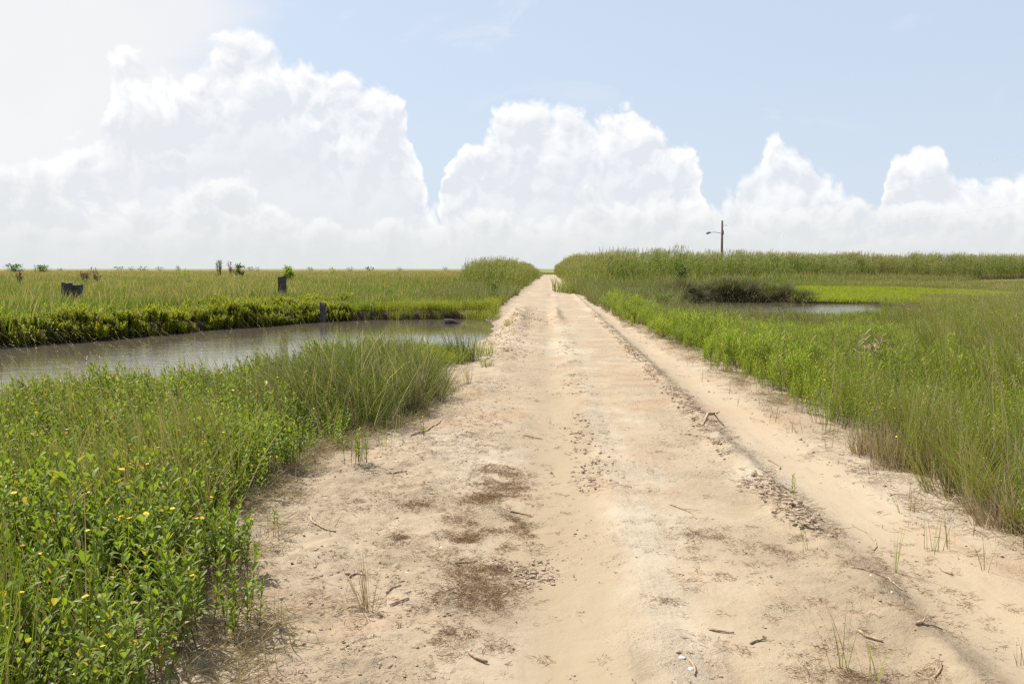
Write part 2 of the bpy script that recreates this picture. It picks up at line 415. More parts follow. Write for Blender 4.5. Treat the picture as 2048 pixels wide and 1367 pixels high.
def sand():
    m, t, out = newmat('sand')
    pos = t.new('ShaderNodeNewGeometry').outputs['Position']
    sp = t.new('ShaderNodeSeparateXYZ'); t.l.new(pos, sp.inputs[0]); x, y, z = sp.outputs
    n1 = t.noise(pos, .9, 5, .6); n2 = t.noise(pos, 4.5, 6, .65); n3 = t.noise(pos, 38, 5, .7); n4 = t.noise(pos, 240, 3, .7)
    c = t.mix(t.ramp(n1, .3, .7), (0.327, 0.261, 0.182), (0.266, 0.210, 0.142))
    pale = t.ramp(t.noise(t.vm('MULTIPLY', t.vm('ADD', pos, (7, 3, 0)), (1, .35, 1)), .75, 4, .6), .50, .66)
    c = t.mix(t.m('MULTIPLY', pale, .7), c, (0.376, 0.326, 0.249))
    red = t.ramp(t.noise(t.vm('ADD', pos, (31, 13, 0)), .85, 5, .62, .4), .50, .70)
    c = t.mix(t.m('MULTIPLY', red, .5), c, (0.307, 0.187, 0.104))
    grey = t.ramp(t.noise(t.vm('ADD', pos, (-9, 43, 0)), .6, 5, .65), .52, .70)
    c = t.mix(t.m('MULTIPLY', grey, .45), c, (0.266, 0.207, 0.144))
    c = t.mix(t.ramp(n2, .38, .75, 0, .35), c, (0.239, 0.173, 0.112))
    c = t.mix(t.ramp(n3, .56, .78, 0, .55), c, (0.173, 0.122, 0.077))
    c = t.mix(t.ramp(n4, .62, .80, 0, .5), c, (0.173, 0.128, 0.088))
    # compacted wheel tracks and the pale loose crest between them
    wx = t.m('ADD', x, t.m('MULTIPLY', t.m('SUBTRACT', t.noise(t.vm('MULTIPLY', pos, (1, .35, 1)), 1.1, 3, .5), .5), .35))
    near = t.ramp(y, 16, 7)
    tl = t.m('MULTIPLY', t.m('MULTIPLY', t.ramp(wx, -.22, -.02), t.ramp(wx, .42, .25)), near)
    c = t.mix(t.m('MULTIPLY', tl, .8), c, (0.261, 0.203, 0.135))
    tr = t.m('MULTIPLY', t.ramp(wx, 1.80, 1.95), t.ramp(wx, 2.45, 2.25))
    c = t.mix(t.m('MULTIPLY', tr, .6), c, (0.317, 0.251, 0.172))
    cr = t.m('MULTIPLY', t.m('MULTIPLY', t.ramp(wx, .36, .50), t.ramp(wx, .78, .58)), near)
    c = t.mix(t.m('MULTIPLY', cr, .5), c, (0.387, 0.332, 0.252))
    smooth = t.m('MAXIMUM', tl, tr)
    stk = t.noise(t.vm('MULTIPLY', pos, (1, .12, 1)), 16, 4, .65)
    c = t.mix(t.ramp(stk, .52, .72, 0, .4), c, (0.239, 0.183, 0.124))
    # organic crumbs: sparse dark specks clustered by a broad mask
    crumb = t.m('MULTIPLY', t.ramp(t.voro(pos, 62, 'F1'), .30, .16), t.ramp(t.noise(pos, 1.6, 4, .6), .50, .66))
    c = t.mix(t.m('MULTIPLY', crumb, .75), c, (0.114, 0.079, 0.050))
    # rooty litter soil towards the vegetated verges
    wob = t.m('MULTIPLY', t.m('SUBTRACT', t.noise(pos, 2.2, 5, .7), .5), 1.3)
    ve = t.m('MAXIMUM', t.ramp(t.m('ADD', x, wob), 2.9, 3.3), t.ramp(t.m('ADD', x, wob), -1.45, -2.2))
    c = t.mix(t.m('MULTIPLY', ve, .8), c, t.mix(n3, (0.106, 0.074, 0.050), (0.239, 0.197, 0.142)))
    # wet margin by the water
    wet = t.ramp(z, ZW+.16, ZW+.02)
    c = t.mix(t.m('MULTIPLY', wet, .75), c, (0.180, 0.136, 0.090))
    bs = t.new('ShaderNodeBsdfPrincipled'); t.put(bs.inputs['Base Color'], c)
    t.put(bs.inputs['Roughness'], t.ramp(wet, 0, 1, .93, .5)); bs.inputs['Specular IOR Level'].default_value = .2
    hgt = t.m('ADD', t.m('ADD', t.m('MULTIPLY', t.noise(pos, 14, 8, .72), 1.2), t.m('MULTIPLY', n4, .16)), t.m('MULTIPLY', t.voro(pos, 34, 'F1'), .22))
    bp = t.new('ShaderNodeBump'); t.put(bp.inputs['Strength'], t.m('MULTIPLY', t.ramp(t.noise(pos, 1.7, 4, .6), .35, .65, .35, 1.0), t.ramp(smooth, 0, 1, 1.0, .35))); bp.inputs['Distance'].default_value = .024
    t.put(bp.inputs['Height'], hgt); t.l.new(bp.outputs[0], bs.inputs['Normal'])
    t.l.new(bs.outputs[0], out.inputs[0])
    return m
def soil():
    m, t, out = newmat('marsh_soil')
    pos = t.new('ShaderNodeNewGeometry').outputs['Position']
    sp = t.new('ShaderNodeSeparateXYZ'); t.l.new(pos, sp.inputs[0]); x, y, z = sp.outputs
    n = t.noise(pos, 3, 6, .7)
    c = t.mix(t.ramp(n, .3, .7), (.075, .055, .035), (.15, .115, .075))
    c = t.mix(t.ramp(z, ZW+.35, ZW+.1), c, (.035, .024, .016))
    # a close sward covers the ground far out
    far = t.ramp(y, 90, 190)
    g = t.mix(t.ramp(t.noise(t.vm('MULTIPLY', pos, (.35, 1, 1)), .035, 6, .7), .35, .65), (.12, .15, .045), (.19, .18, .085))
    c = t.mix(far, c, g)
    bs = t.new('ShaderNodeBsdfPrincipled'); t.put(bs.inputs['Base Color'], c); bs.inputs['Roughness'].default_value = .95
    bs.inputs['Specular IOR Level'].default_value = .1
    bp = t.new('ShaderNodeBump'); bp.inputs['Strength'].default_value = .8; bp.inputs['Distance'].default_value = .06
    t.put(bp.inputs['Height'], t.noise(pos, 12, 6, .7)); t.l.new(bp.outputs[0], bs.inputs['Normal'])
    t.l.new(bs.outputs[0], out.inputs[0])
    return m
def water():
    m, t, out = newmat('pond_water')
    pos = t.new('ShaderNodeNewGeometry').outputs['Position']
    sp = t.new('ShaderNodeSeparateXYZ'); t.l.new(pos, sp.inputs[0]); x, y, z = sp.outputs
    bs = t.new('ShaderNodeBsdfPrincipled')
    bs.inputs['Base Color'].default_value = (.092, .077, .056, 1)
    bs.inputs['Roughness'].default_value = .04; bs.inputs['IOR'].default_value = 1.7
    rot = t.new('ShaderNodeMapping'); rot.inputs['Rotation'].default_value = (0, 0, R(18)); rot.inputs['Scale'].default_value = (.55, 1.5, 1); t.l.new(pos, rot.inputs[0])
    w1 = t.noise(rot.outputs[0], 2.6, 4, .6, .3); w2 = t.noise(rot.outputs[0], 11, 3, .6)
    chop = t.m('MULTIPLY', t.m('MAXIMUM', t.ramp(x, -3, -11, .12, .9), t.ramp(x, 0, 3, 0, 1.3)), t.ramp(t.noise(pos, .25, 2), .3, .7, .5, 1.2))
    bp = t.new('ShaderNodeBump'); bp.inputs['Distance'].default_value = .05
    t.put(bp.inputs['Strength'], t.m('MULTIPLY', chop, .24))
    t.put(bp.inputs['Height'], t.m('ADD', w1, t.m('MULTIPLY', w2, .35))); t.l.new(bp.outputs[0], bs.inputs['Normal'])
    t.l.new(bs.outputs[0], out.inputs[0])
    return m
M_SAND, M_SOIL, M_WATER = sand(), soil(), water()
M_CLOD = simplemat('clod', (.27, .20, .14), (.37, .29, .205), 50, .95, .4, coord='Object')
M_DCLOD = simplemat('dark_crumb', (.12, .08, .055), (.24, .17, .115), 50, .95, .4)

# ------------------------------------------------------------------ the setting
def spread(a, b, s0, g):
    o = [a]; s = s0
    while o[-1] < b: o.append(o[-1]+s); s *= g
    return np.array(o)
yr = [1.2]
while yr[-1] < 232: yr.append(yr[-1]+max(.018, yr[-1]*.0048))
yr = np.concatenate([np.arange(-8, 1.2, .15), yr])
xr = np.concatenate([np.arange(-3.6, -2.0, .06), np.arange(-2.0, 3.0, .024), np.arange(3.0, 4.61, .06)])
def zroad(X, Y):
    h = H(X, Y, True)
    e = np.maximum(ss(-3.2, -3.6, X), ss(4.2, 4.6, X))
    return h-.05*e
tag(link('sand_road', grid('sand_road', xr, yr, zroad, [M_SAND])), kind='structure')
xs = np.concatenate([-spread(3.2, 3000, .12, 1.012)[::-1], np.arange(-3.1, 4.15, .12), spread(4.2, 3000, .12, 1.012)])
ys = np.concatenate([np.arange(-12, 2, .5), spread(2, 4200, .11, 1.010)])
def zmarsh(X, Y):
    h = H(X, Y)
    i = ss(-3.5, -3.1, X)*ss(4.5, 4.1, X)*ss(231, 228, Y)
    return h-.16*i
tag(link('marsh_ground', grid('marsh_ground', xs, ys, zmarsh, [M_SOIL])), kind='structure')
for (x0, x1, y0, y1) in ((-58, -1.2, 3, 37), (4.8, 23.5, 30.2, 54.5)):
    me = grid('water', np.array([x0, x1]), np.array([y0, y1]), lambda X, Y: X*0+ZW, [M_WATER])
    tag(link('pond_water', me), kind='structure')

# ------------------------------------------------------------------ plant prototypes (used by the uncountable ground cover)
rnd = random.uniform
def oxeye(seed, n=4, h=(.32, .55), flowers=.25, mat=M_OX, big=1.0, short=False):
    random.seed(seed); b = MB()
    for k in range(n):
        a = rnd(0, 6.28); r = rnd(0, .09); x0, y0 = r*math.cos(a), r*math.sin(a)
        hh = rnd(*h); az = rnd(0, 6.28); ln = rnd(0, .28)
        pts = []; p = np.array([x0, y0, 0.])
        nn = 7
        for i in range(nn+1):
            pts.append(p.copy()); an = ln*(1+.6*i/nn)
            p = p+np.array([math.cos(az)*math.sin(an), math.sin(az)*math.sin(an), math.cos(an)])*hh/nn
        b.tube(pts, [.0035*(1-.6*i/nn) for i in range(nn+1)], 3, 1, rnd(0, 1), False)
        npair = int(hh/.042); tw = rnd(0, 3)
        for i in range(npair):
            u = .22+.78*(i+.5)/npair
            q = np.array([np.interp(u*nn, range(nn+1), [pp[j] for pp in pts]) for j in range(3)])
            for s in (0, 1):
                th = tw+i*1.57+s*math.pi+rnd(-.4, .4); el = rnd(.35, .95)+.35*u
                L = rnd(.045, .085)*big*(1.1-.35*u)
                b.leaf(q, (math.cos(th)*math.cos(el), math.sin(th)*math.cos(el), math.sin(el)), L, L*rnd(.26, .38), 0, rnd(0, 1), .18, rnd(.1, .8))
        if random.random() < flowers:
            c = pts[-1]+np.array([0, 0, .015]); b.blob(c, (.007, .007, .005), 2, .5, .1)
            m = random.randint(8, 12)
            for i in range(m):
                th = 6.283*i/m; b.leaf(c, (math.cos(th), math.sin(th), rnd(.1, .4)), .013, .006, 2, .5, 0, .1)
    return b.mesh('plant', [mat, M_STEM, M_FLOW])
def tuft(seed, n=60, h=(.35, .75), w=.0035, rad=.07, lean=.35, bend=.7, wind=2.9, mat=M_GRASS, dry=.2, seeds=0, windamt=.5, segs=4):
    random.seed(seed); b = MB()
    for k in range(n):
        a = rnd(0, 6.28); r = rad*math.sqrt(random.random())
        az = a+rnd(-.8, .8)
        if random.random() < windamt: az = wind+rnd(-.6, .6)
        L = rnd(*h)
        b.blade((r*math.cos(a), r*math.sin(a), -.02), az, L, w*rnd(.7, 1.3), rnd(0, lean), rnd(.1, bend), segs, 1 if random.random() < dry else 0, rnd(0, 1))
    for k in range(seeds):
        a = rnd(0, 6.28); r = rad*random.random(); az = wind+rnd(-.9, .9)
        L = rnd(h[1]*1.0, h[1]*1.35)
        p = b.blade((r*math.cos(a), r*math.sin(a), 0), az, L, .002, rnd(0, .15), rnd(.3, .8), 5, 2, rnd(0, 1))
        for i in range(7):
            q = p+np.array([math.cos(az), math.sin(az), .8])*(-.012*i)
            b.leaf(q, (math.cos(az)+rnd(-.5, .5), math.sin(az)+rnd(-.5, .5), rnd(-.2, .8)), .022, .005, 2, rnd(0, 1), .1, .2)
    return b.mesh('tuft', [mat, M_DRY, M_SEED])
def narrow(seed, n=6, h=(.35, .6), mat=M_NARROW, L0=.05, flowers=0.0):
    random.seed(seed); b = MB()
    for k in range(n):
        a = rnd(0, 6.28); r = rnd(0, .11); hh = rnd(*h); az = rnd(0, 6.28); an = rnd(0, .22)
        d = np.array([math.cos(az)*math.sin(an), math.sin(az)*math.sin(an), math.cos(an)])
        p0 = np.array([r*math.cos(a), r*math.sin(a), 0])
        b.tube([p0, p0+d*hh*.5, p0+d*hh], [.0028, .002, .001], 3, 1, rnd(0, 1), False)
        m = int(hh/.016)
        for i in range(m):
            u = .25+.75*i/m; th = i*2.4+rnd(-.3, .3); el = rnd(.6, 1.1)
            b.leaf(p0+d*hh*u, (math.cos(th)*math.cos(el), math.sin(th)*math.cos(el), math.sin(el)), L0*rnd(.7, 1.2), .0085*rnd(.7, 1.3), 0, rnd(0, 1), .1, rnd(0, .6))
        if random.random() < flowers:
            c = p0+d*(hh+.01)
            for i in range(8):
                th = .785*i; b.leaf(c, (math.cos(th), math.sin(th), .3), .014, .007, 2, .5, 0, .1)
    return b.mesh('plant', [mat, M_STEM, M_FLOW])
def shoots(seed, n=26, h=(.16, .34), rad=.16, mat=M_BRIGHT):
    random.seed(seed); b = MB()
    for k in range(n):
        a = rnd(0, 6.28); r = rad*math.sqrt(random.random()); az = a; an = rnd(0, .3); hh = rnd(*h)
        d = np.array([math.cos(az)*math.sin(an), math.sin(az)*math.sin(an), math.cos(an)])
        p0 = np.array([r*math.cos(a), r*math.sin(a), 0])
        b.blade(p0, az, hh, .005, an, .1, 2, 0, rnd(0, 1))
        m = int(hh/.02)
        for i in range(m):
            th = i*2.4; el = rnd(.7, 1.2)
            b.leaf(p0+d*hh*(.2+.8*i/m), (math.cos(th)*math.cos(el), math.sin(th)*math.cos(el), math.sin(el)), rnd(.018, .032), .007, 0, rnd(0, 1), .1, .1)
    return b.mesh('plant', [mat])
def tangle(seed, n=70, rad=.20, hh=.12, mat=M_DRY, L=(.06, .22), w=.004):
    random.seed(seed); b = MB()
    for k in range(n):
        a = rnd(0, 6.28); r = rad*math.sqrt(random.random())
        b.blade((r*math.cos(a), r*math.sin(a), rnd(0, hh)*(1-r/rad*.7)), rnd(0, 6.28), rnd(*L), w*rnd(.6, 1.3), rnd(1.0, 1.6), rnd(-.4, .7), 4, 0, rnd(0, 1))
    return b.mesh('tangle', [mat])
def reedclump(seed, n=11, h=(2.0, 3.45), rad=.5):
    random.seed(seed); b = MB()
    for k in range(n):
        a = rnd(0, 6.28); r = rad*math.sqrt(random.random()); p0 = np.array([r*math.cos(a), r*math.sin(a), 0.])
        hh = rnd(*h); az = rnd(-.9, .9); t_ = rnd(0, 1)
        pts = []; p = p0.copy(); ns = 6; ln = rnd(.0, .07)
        for i in range(ns+1):
            pts.append(p.copy()); an = ln+.14*(i/ns)**2
            p = p+np.array([math.cos(az)*math.sin(an), math.sin(az)*math.sin(an), math.cos(an)])*hh/ns
        b.tube(pts, [.007*(1-.6*i/ns) for i in range(ns+1)], 3, 0, t_, False)
        for i in range(13):
            u = .16+.82*i/13
            q = np.array([np.interp(u*ns, range(ns+1), [pp[j] for pp in pts]) for j in range(3)])
            th = rnd(0, 6.28) if random.random() < .45 else rnd(-.7, .7)
            b.blade(q, th, rnd(.28, .5), .026*rnd(.7, 1.2), rnd(.35, .8), rnd(.3, 1.0), 3, 0, rnd(0, 1))
            for v in range(len(b.h)-7, len(b.h)): b.h[v] = u
        if random.random() < .6:
            q = pts[-1]
            for i in range(14):
                th = rnd(-.8, .8)
                b.blade(q-np.array([0, 0, .02*i])+np.array([.008*i, 0, 0])*0, th, rnd(.10, .22), .012, rnd(.2, .7), rnd(.4, 1.0), 2, 1, rnd(0, 1))
    return b.mesh('reed', [M_REED, M_PLUME])
def patch(seed, n=150, rad=.9, h=(.3, .6), w=.009, mat=M_MEAD, seeds=14):
    random.seed(seed); b = MB()
    for k in range(n):
        a = rnd(0, 6.28); r = rad*math.sqrt(random.random())
        az = rnd(0, 6.28) if random.random() < .5 else 3.0+rnd(-.7, .7)
        b.blade((r*math.cos(a), r*math.sin(a), -.03), az, rnd(*h), w*rnd(.6, 1.4), rnd(0, .5), rnd(.1, .8), 3, 1 if random.random() < .07 else 0, rnd(0, 1))
    for k in range(seeds):
        a = rnd(0, 6.28); r = rad*math.sqrt(random.random())
        b.blade((r*math.cos(a), r*math.sin(a), h[1]*.3), 3.0+rnd(-.9, .9), h[1]*rnd(.7, 1.0), w*.8, rnd(.0, .3), rnd(.3, .9), 3, 2, rnd(0, 1))
    return b.mesh('patch', [mat, M_DRY, M_SEED])
def clodmesh(seed, n=7, rad=.05, s=(.004, .012), mat=M_CLOD):
    random.seed(seed); b = MB()
    for k in range(n):
        r = rnd(*s)*rnd(.4, 1); b.blob((rnd(-rad, rad), rnd(-rad, rad), r*.15), (r*rnd(.7, 1.6), r*rnd(.7, 1.6), r*rnd(.35, .8)), 0, rnd(0, 1), .3, 1)
    return b.mesh('clods', [mat])
def twiglets(seed, n=9, rad=.10, L=(.02, .09), mat=M_TWIG, w=.0022):
    random.seed(seed); b = MB()
    for k in range(n):
        x, y = rnd(-rad, rad), rnd(-rad, rad); a = rnd(0, 6.28); l = rnd(*L); r = w*rnd(.4, 1.2); z = rnd(.001, .008)
        d = np.array([math.cos(a), math.sin(a), rnd(-.05, .1)])
        p = np.array([x, y, z]); k2 = np.array([-d[1], d[0], 0])*l*rnd(-.2, .2)
        b.tube([p, p+d*l*.5+k2, p+d*l], [r, r, r*.6], 4, 0, rnd(0, 1))
    return b.mesh('twigs', [mat])

def scatter(name, meshes, pts, label=None, cat=None):
    """one uncountable cover: pts = rows of x, y, z, rx, ry, rz, scale, prototype"""
    pts = np.array(pts, float)
    pc = bpy.data.collections.new(name+'_kinds')
    for i, me in enumerate(meshes):
        o = bpy.data.objects.new('%s_kind_%02d' % (name, i), me); pc.objects.link(o)
    me = bpy.data.meshes.new(name); me.vertices.add(len(pts)); me.vertices.foreach_set('co', pts[:, :3].ravel())
    a = me.attributes.new('rot', 'FLOAT_VECTOR', 'POINT'); a.data.foreach_set('vector', pts[:, 3:6].ravel().astype(np.float32))
    a = me.attributes.new('scl', 'FLOAT', 'POINT'); a.data.foreach_set('value', pts[:, 6].astype(np.float32))
    a = me.attributes.new('pidx', 'INT', 'POINT'); a.data.foreach_set('value', pts[:, 7].astype(np.int32))
    o = link(name, me)
    g = bpy.data.node_groups.new(name, 'GeometryNodeTree')
    g.interface.new_socket('Geometry', in_out='INPUT', socket_type='NodeSocketGeometry')
    g.interface.new_socket('Geometry', in_out='OUTPUT', socket_type='NodeSocketGeometry')
    gi = g.nodes.new('NodeGroupInput'); go = g.nodes.new('NodeGroupOutput')
    ip = g.nodes.new('GeometryNodeInstanceOnPoints'); ci = g.nodes.new('GeometryNodeCollectionInfo')
    ci.inputs['Collection'].default_value = pc; ci.inputs['Separate Children'].default_value = True; ci.inputs['Reset Children'].default_value = True
    def na(nm, typ):
        n = g.nodes.new('GeometryNodeInputNamedAttribute'); n.data_type = typ; n.inputs['Name'].default_value = nm
        return n.outputs['Attribute']
    g.links.new(gi.outputs[0], ip.inputs['Points']); g.links.new(ci.outputs[0], ip.inputs['Instance'])
    ip.inputs['Pick Instance'].default_value = True
    g.links.new(na('pidx', 'INT'), ip.inputs['Instance Index'])
    er = g.nodes.new('FunctionNodeEulerToRotation'); g.links.new(na('rot', 'FLOAT_VECTOR'), er.inputs[0])
    g.links.new(er.outputs[0], ip.inputs['Rotation']); g.links.new(na('scl', 'FLOAT'), ip.inputs['Scale'])
    g.links.new(ip.outputs[0], go.inputs[0])
    md = o.modifiers.new('scatter', 'NODES'); md.node_group = g
    tag(o, label, cat, kind='stuff')
    print('scatter', name, len(pts))
    return o

rng = np.random.default_rng(7)
def candidates(x0, x1, y0, y1, dens, margin=1.3):
    n = int((x1-x0)*(y1-y0)*dens)
    x = rng.uniform(x0, x1, n); y = rng.uniform(y0, y1, n)
    ok = (x > -.66*y-margin) & (x < .58*y+margin)           # what the view and a step aside can see
    return x[ok], y[ok]
def rows(x, y, kinds, s=(.8, 1.2), tilt=.12, smul=None, z=None, spin=True, zoff=0):
    n = len(x)
    z = H(x, y) if z is None else z
    sc = rng.uniform(s[0], s[1], n)*(1 if smul is None else smul)
    return np.stack([x, y, z+zoff, rng.normal(0, tilt, n), rng.normal(0, tilt, n), rng.uniform(0, 6.28, n) if spin else rng.normal(0, .35, n), sc, rng.choice(kinds, n)], 1)
def left(x, y, k=0): return edgeL(y)+.22*fbm(x, y, .8, 3, 31)-k-x          # metres into the left verge
def right(x, y, k=0): return x-edgeR(y)-.20*fbm(x, y, .7, 3, 32)-k

K_OX = [oxeye(i, random.Random(i).randint(3, 5), big=1.10, flowers=.07 if i < 2 else .01) for i in range(7)]
K_OXB = [oxeye(20+i, 9, (.25, .5), .02, M_OXD, 1.6) for i in range(4)]
K_GR = [tuft(40+i, 42, (.30, .82), w=.0055, seeds=1 if i < 2 else 0) for i in range(4)]
K_FI = [tuft(50+i, 60, (.30, .80), .0050, .10, .35, 1.3, 3.0, M_FINE, .25, 0, .45, 5) for i in range(4)]
K_TALL = [tuft(60+i, 40, (.55, 1.3), .0085, .14, .25, .7, 2.9, M_GRASS, .16, 2, .45, 5) for i in range(4)]
K_NA = [narrow(70+i, flowers=.02) for i in range(5)]
K_SH = [shoots(80+i) for i in range(4)]
K_TA = [tangle(90+i) for i in range(3)]
K_RUSH = [tuft(100+i, 9, (.35, .7), .0035, .10, .22, .25, 2.9, M_NARROW, .1, 0, .3, 4) for i in range(3)]
K_STUB = [tuft(110+i, 3, (.08, .26), .005, .05, .3, .3, 2.9, M_GRASS, .5, 0, .2, 2) for i in range(3)]
K_SEED = [tuft(120+i, 8, (.4, .85), .005, .08, .2, .5, 3.0, M_GRASS, .4, 4, .6, 5) for i in range(3)]

# near left bank -------------------------------------------------
x, y = candidates(-13, -.9, .6, 17.5, 92, 2.6)
a, b = sdw(x, y); L = left(x, y)
fine_zone = ss(.0, .6, 1.5-np.hypot((x+2.3)/.95, (y-10.0)/1.6))      # the big grey-green clump
br_zone = np.hypot((x+2.12)/.72, (y-14.6)/1.2) < 1
clump = fbm(x, y, .9, 3, 40)
keep = (a > .06) & (L > .0) & ~br_zone
k_ox = keep & (rng.random(len(x)) < (.60+.35*clump)*(1-fine_zone)*ss(-.02, .2, L)*(1-.25*ss(11, 14, y)))
pts = [rows(x[k_ox], y[k_ox], range(7), (.72, 1.12), .15, (.68+.32*ss(0, .7, L[k_ox]))*(1+.38*fbm(x[k_ox], y[k_ox], .7, 2, 42)))]
scatter('oxeye_plants', K_OX, np.concatenate(pts), 'green broad-leaved low plants covering the near left bank, dotted with yellow flowers', 'plants')
k = keep & (rng.random(len(x)) < .22*(.45+2.4*fbm(x, y, 1.3, 3, 41))*ss(.1, .5, L))
g = [rows(x[k], y[k], range(4), (.75, 1.2), .14, spin=False)]
k = keep & (rng.random(len(x)) < .022*ss(.2, .6, L)); g.append(rows(x[k], y[k], range(8, 11), (.7, 1.1), .1, spin=False))
k = keep & (rng.random(len(x)) < .62*fine_zone); g.append(rows(x[k], y[k], range(4, 8), (.6, 1.15), .2, (.75+.25*fine_zone[k])*(1+.5*fbm(x[k], y[k], .6, 2, 43)), spin=False))
k = (a > .1) & (L < .1) & (L > -.42) & (y > 6.5) & (y < 15) & (rng.random(len(x)) < .10); g.append(rows(x[k], y[k], range(4), (.45, .8), .2, spin=False)); g[-1][:, 7] = 11+g[-1][:, 7] % 3
k = (a > .1) & (rng.random(len(x)) < .06*ridge(y, 6.0, 1.2)*ss(.1, .5, L)); g.append(rows(x[k], y[k], range(4), (.9, 1.2), .1, spin=False))
k = (a > .02) & (a < .8) & (L > .3) & (rng.random(len(x)) < .03); g.append(rows(x[k], y[k], range(8, 11), (.9, 1.2), .1, spin=False))
scatter('marsh_grass', K_GR+K_FI+K_SEED+K_RUSH, np.concatenate(g), 'fine green and straw-tipped grass mixed through the near left bank', 'grass')
k = (a > .06) & (rng.random(len(x)) < (.13+.4*ridge(L, .12, .28)+.5*fine_zone*ridge(L, .3, .5))*ss(-.35, .0, L))
scatter('dry_grass', K_TA+K_TA, rows(x[k], y[k], range(3), (.5, 1.0), .2, zoff=.0), 'grey dead grass tangled at the foot of the left bank plants', 'dead grass')
k = (a > .1) & (L < .02) & (L > -.55) & (y < 20) & (rng.random(len(x)) < .12*ss(-.6, 0, L))
sp_l = rows(x[k], y[k], range(3), (.6, 1.2), .15)
# bright clump by the near shore
x, y = candidates(-3.4, -1.0, 13.2, 16.2, 75); q = np.hypot((x+2.12)/.72, (y-14.6)/1.2); a, b = sdw(x, y)
k = (q < 1) & (a > .05)
scatter('bright_saltwort', K_SH, rows(x[k], y[k], range(4), (.8, 1.1), .1, 1.1-.4*q[k]), 'low mound of yellow-green shoots at the near corner of the pond', 'ground cover')

# right verge ----------------------------------------------------
x, y = candidates(2.2, 26, 1.5, 37, 42, 5.0)
a, b = sdw(x, y); Rr = right(x, y); cl = fbm(x, y, 1.6, 3, 50)
dist = 1-.45*ss(14, 34, y)
low = 1-.62*ss(15, 29, y)*ss(2.6, 5, x)*(1-ss(.40, .48, x/np.maximum(y, 1)))
tall = ss(.37, .50, x/np.maximum(y, 1)+.06*fbm(x, y, 3, 2, 51))*ss(6, 10, y)*ss(4.4, 6.5, x)
keep = (Rr > 0) & (b > .1)
k = keep & (rng.random(len(x)) < (.62+.3*cl)*dist*(1-.45*tall)*ss(-.05, .3, Rr))
wid = np.where(rng.random(len(x)) < ss(8, 16, y), 12, 0)
pts = [rows(x[k], y[k], range(5), (.72, 1.18), .14, (.66+.3*ss(0, .8, Rr[k]))*low[k]*(1+.45*fbm(x[k], y[k], .8, 2, 52)))]
pts[0][:, 7] += wid[k]
k = keep & (rng.random(len(x)) < .10*(1-tall)); k &= Rr > .5; pts.append(rows(x[k], y[k], range(5, 12), (.6, .9), .12, low[k]))
K_NAW = [narrow(270+i, 7, (.32, .6), M_NARROW, .10) for i in range(5)]
scatter('verge_plants', K_NA+K_OX+K_NAW, np.concatenate(pts), 'bright green narrow-leaved plants along the right side of the track', 'plants')
k = keep & (rng.random(len(x)) < .24*dist*ss(0, .3, Rr)*(1-.6*tall)*(1-.7*ss(9, 16, y))); g = [rows(x[k], y[k], range(8, 11), (.75, 1.1), .12, low[k], spin=False)]
k = keep & (rng.random(len(x)) < .16*(1+cl)*dist*ss(.2, .8, Rr)); g.append(rows(x[k], y[k], range(4), (.7, 1.05), .12, low[k], spin=False))
k = keep & (rng.random(len(x)) < .75*tall*dist*ss(-.25, .25, fbm(x, y, 1.3, 3, 57))); g.append(rows(x[k], y[k], range(4, 8), (.75, 1.15), .12, .85+.2*cl[k], spin=False))
k = keep & (rng.random(len(x)) < (.05+.22*ss(.1, .3, fbm(x, y, 2.2, 2, 55)))*ss(.5, 1.2, Rr)); g.append(rows(x[k], y[k], range(4, 8), (.5, .8), .14, low[k], spin=False))
k = keep & (y < 9) & (rng.random(len(x)) < .17*ss(.25, .6, Rr)); g.append(rows(x[k], y[k], range(4, 8), (.5, .78), .16, None, spin=False))
xc, yc = candidates(2.7, 4.6, 4.7, 7.6, 70, 2.0)
kc = (right(xc, yc) > .02) & (rng.random(len(xc)) < .42*ridge(yc, 5.9, 1.1))
g.append(rows(xc[kc], yc[kc], [0, 1, 2, 3, 4, 5, 6, 7], (.55, .85), .2, None, spin=False))
k = keep & (rng.random(len(x)) < .035*ss(.3, 1, Rr)); g.append(rows(x[k], y[k], range(11, 14), (.7, 1.2), .25, low[k]))
scatter('verge_grass', K_GR+K_TALL+K_RUSH+K_SEED, np.concatenate(g), 'taller olive and tan grass leaning over the right side of the marsh', 'grass')
k = (Rr > -.15) & (b > .1) & (rng.random(len(x)) < .02+.22*ridge(Rr, .1, .22)+.75*ridge(y, 5.4, .9)*ridge(x, 3.05, .35))
K_THATCH = [tuft(280+i, 46, (.15, .38), .006, .12, .5, .7, -1.2, M_DRY, 0, 0, .4, 4) for i in range(3)]
kt = (right(xc, yc) > -.06) & (right(xc, yc) < .5) & (rng.random(len(xc)) < .45)
scatter('dry_verge_grass', K_TA+K_THATCH, np.concatenate([rows(x[k], y[k], range(3), (.5, 1.0), .2), rows(xc[kt], yc[kt], range(3, 6), (.7, 1.2), .2)]), 'grey-brown dead grass lying along the foot of the right verge', 'dead grass')
k = (Rr < .02) & (Rr > -.45) & (rng.random(len(x)) < .20*ss(-.5, 0, Rr))
sp_r = rows(x[k], y[k], range(3), (.6, 1.2), .15)
scatter('grass_stubs', K_STUB, np.concatenate([sp_l, sp_r]), 'short sparse stubs of grass poking from the sand at the track edges', 'grass')

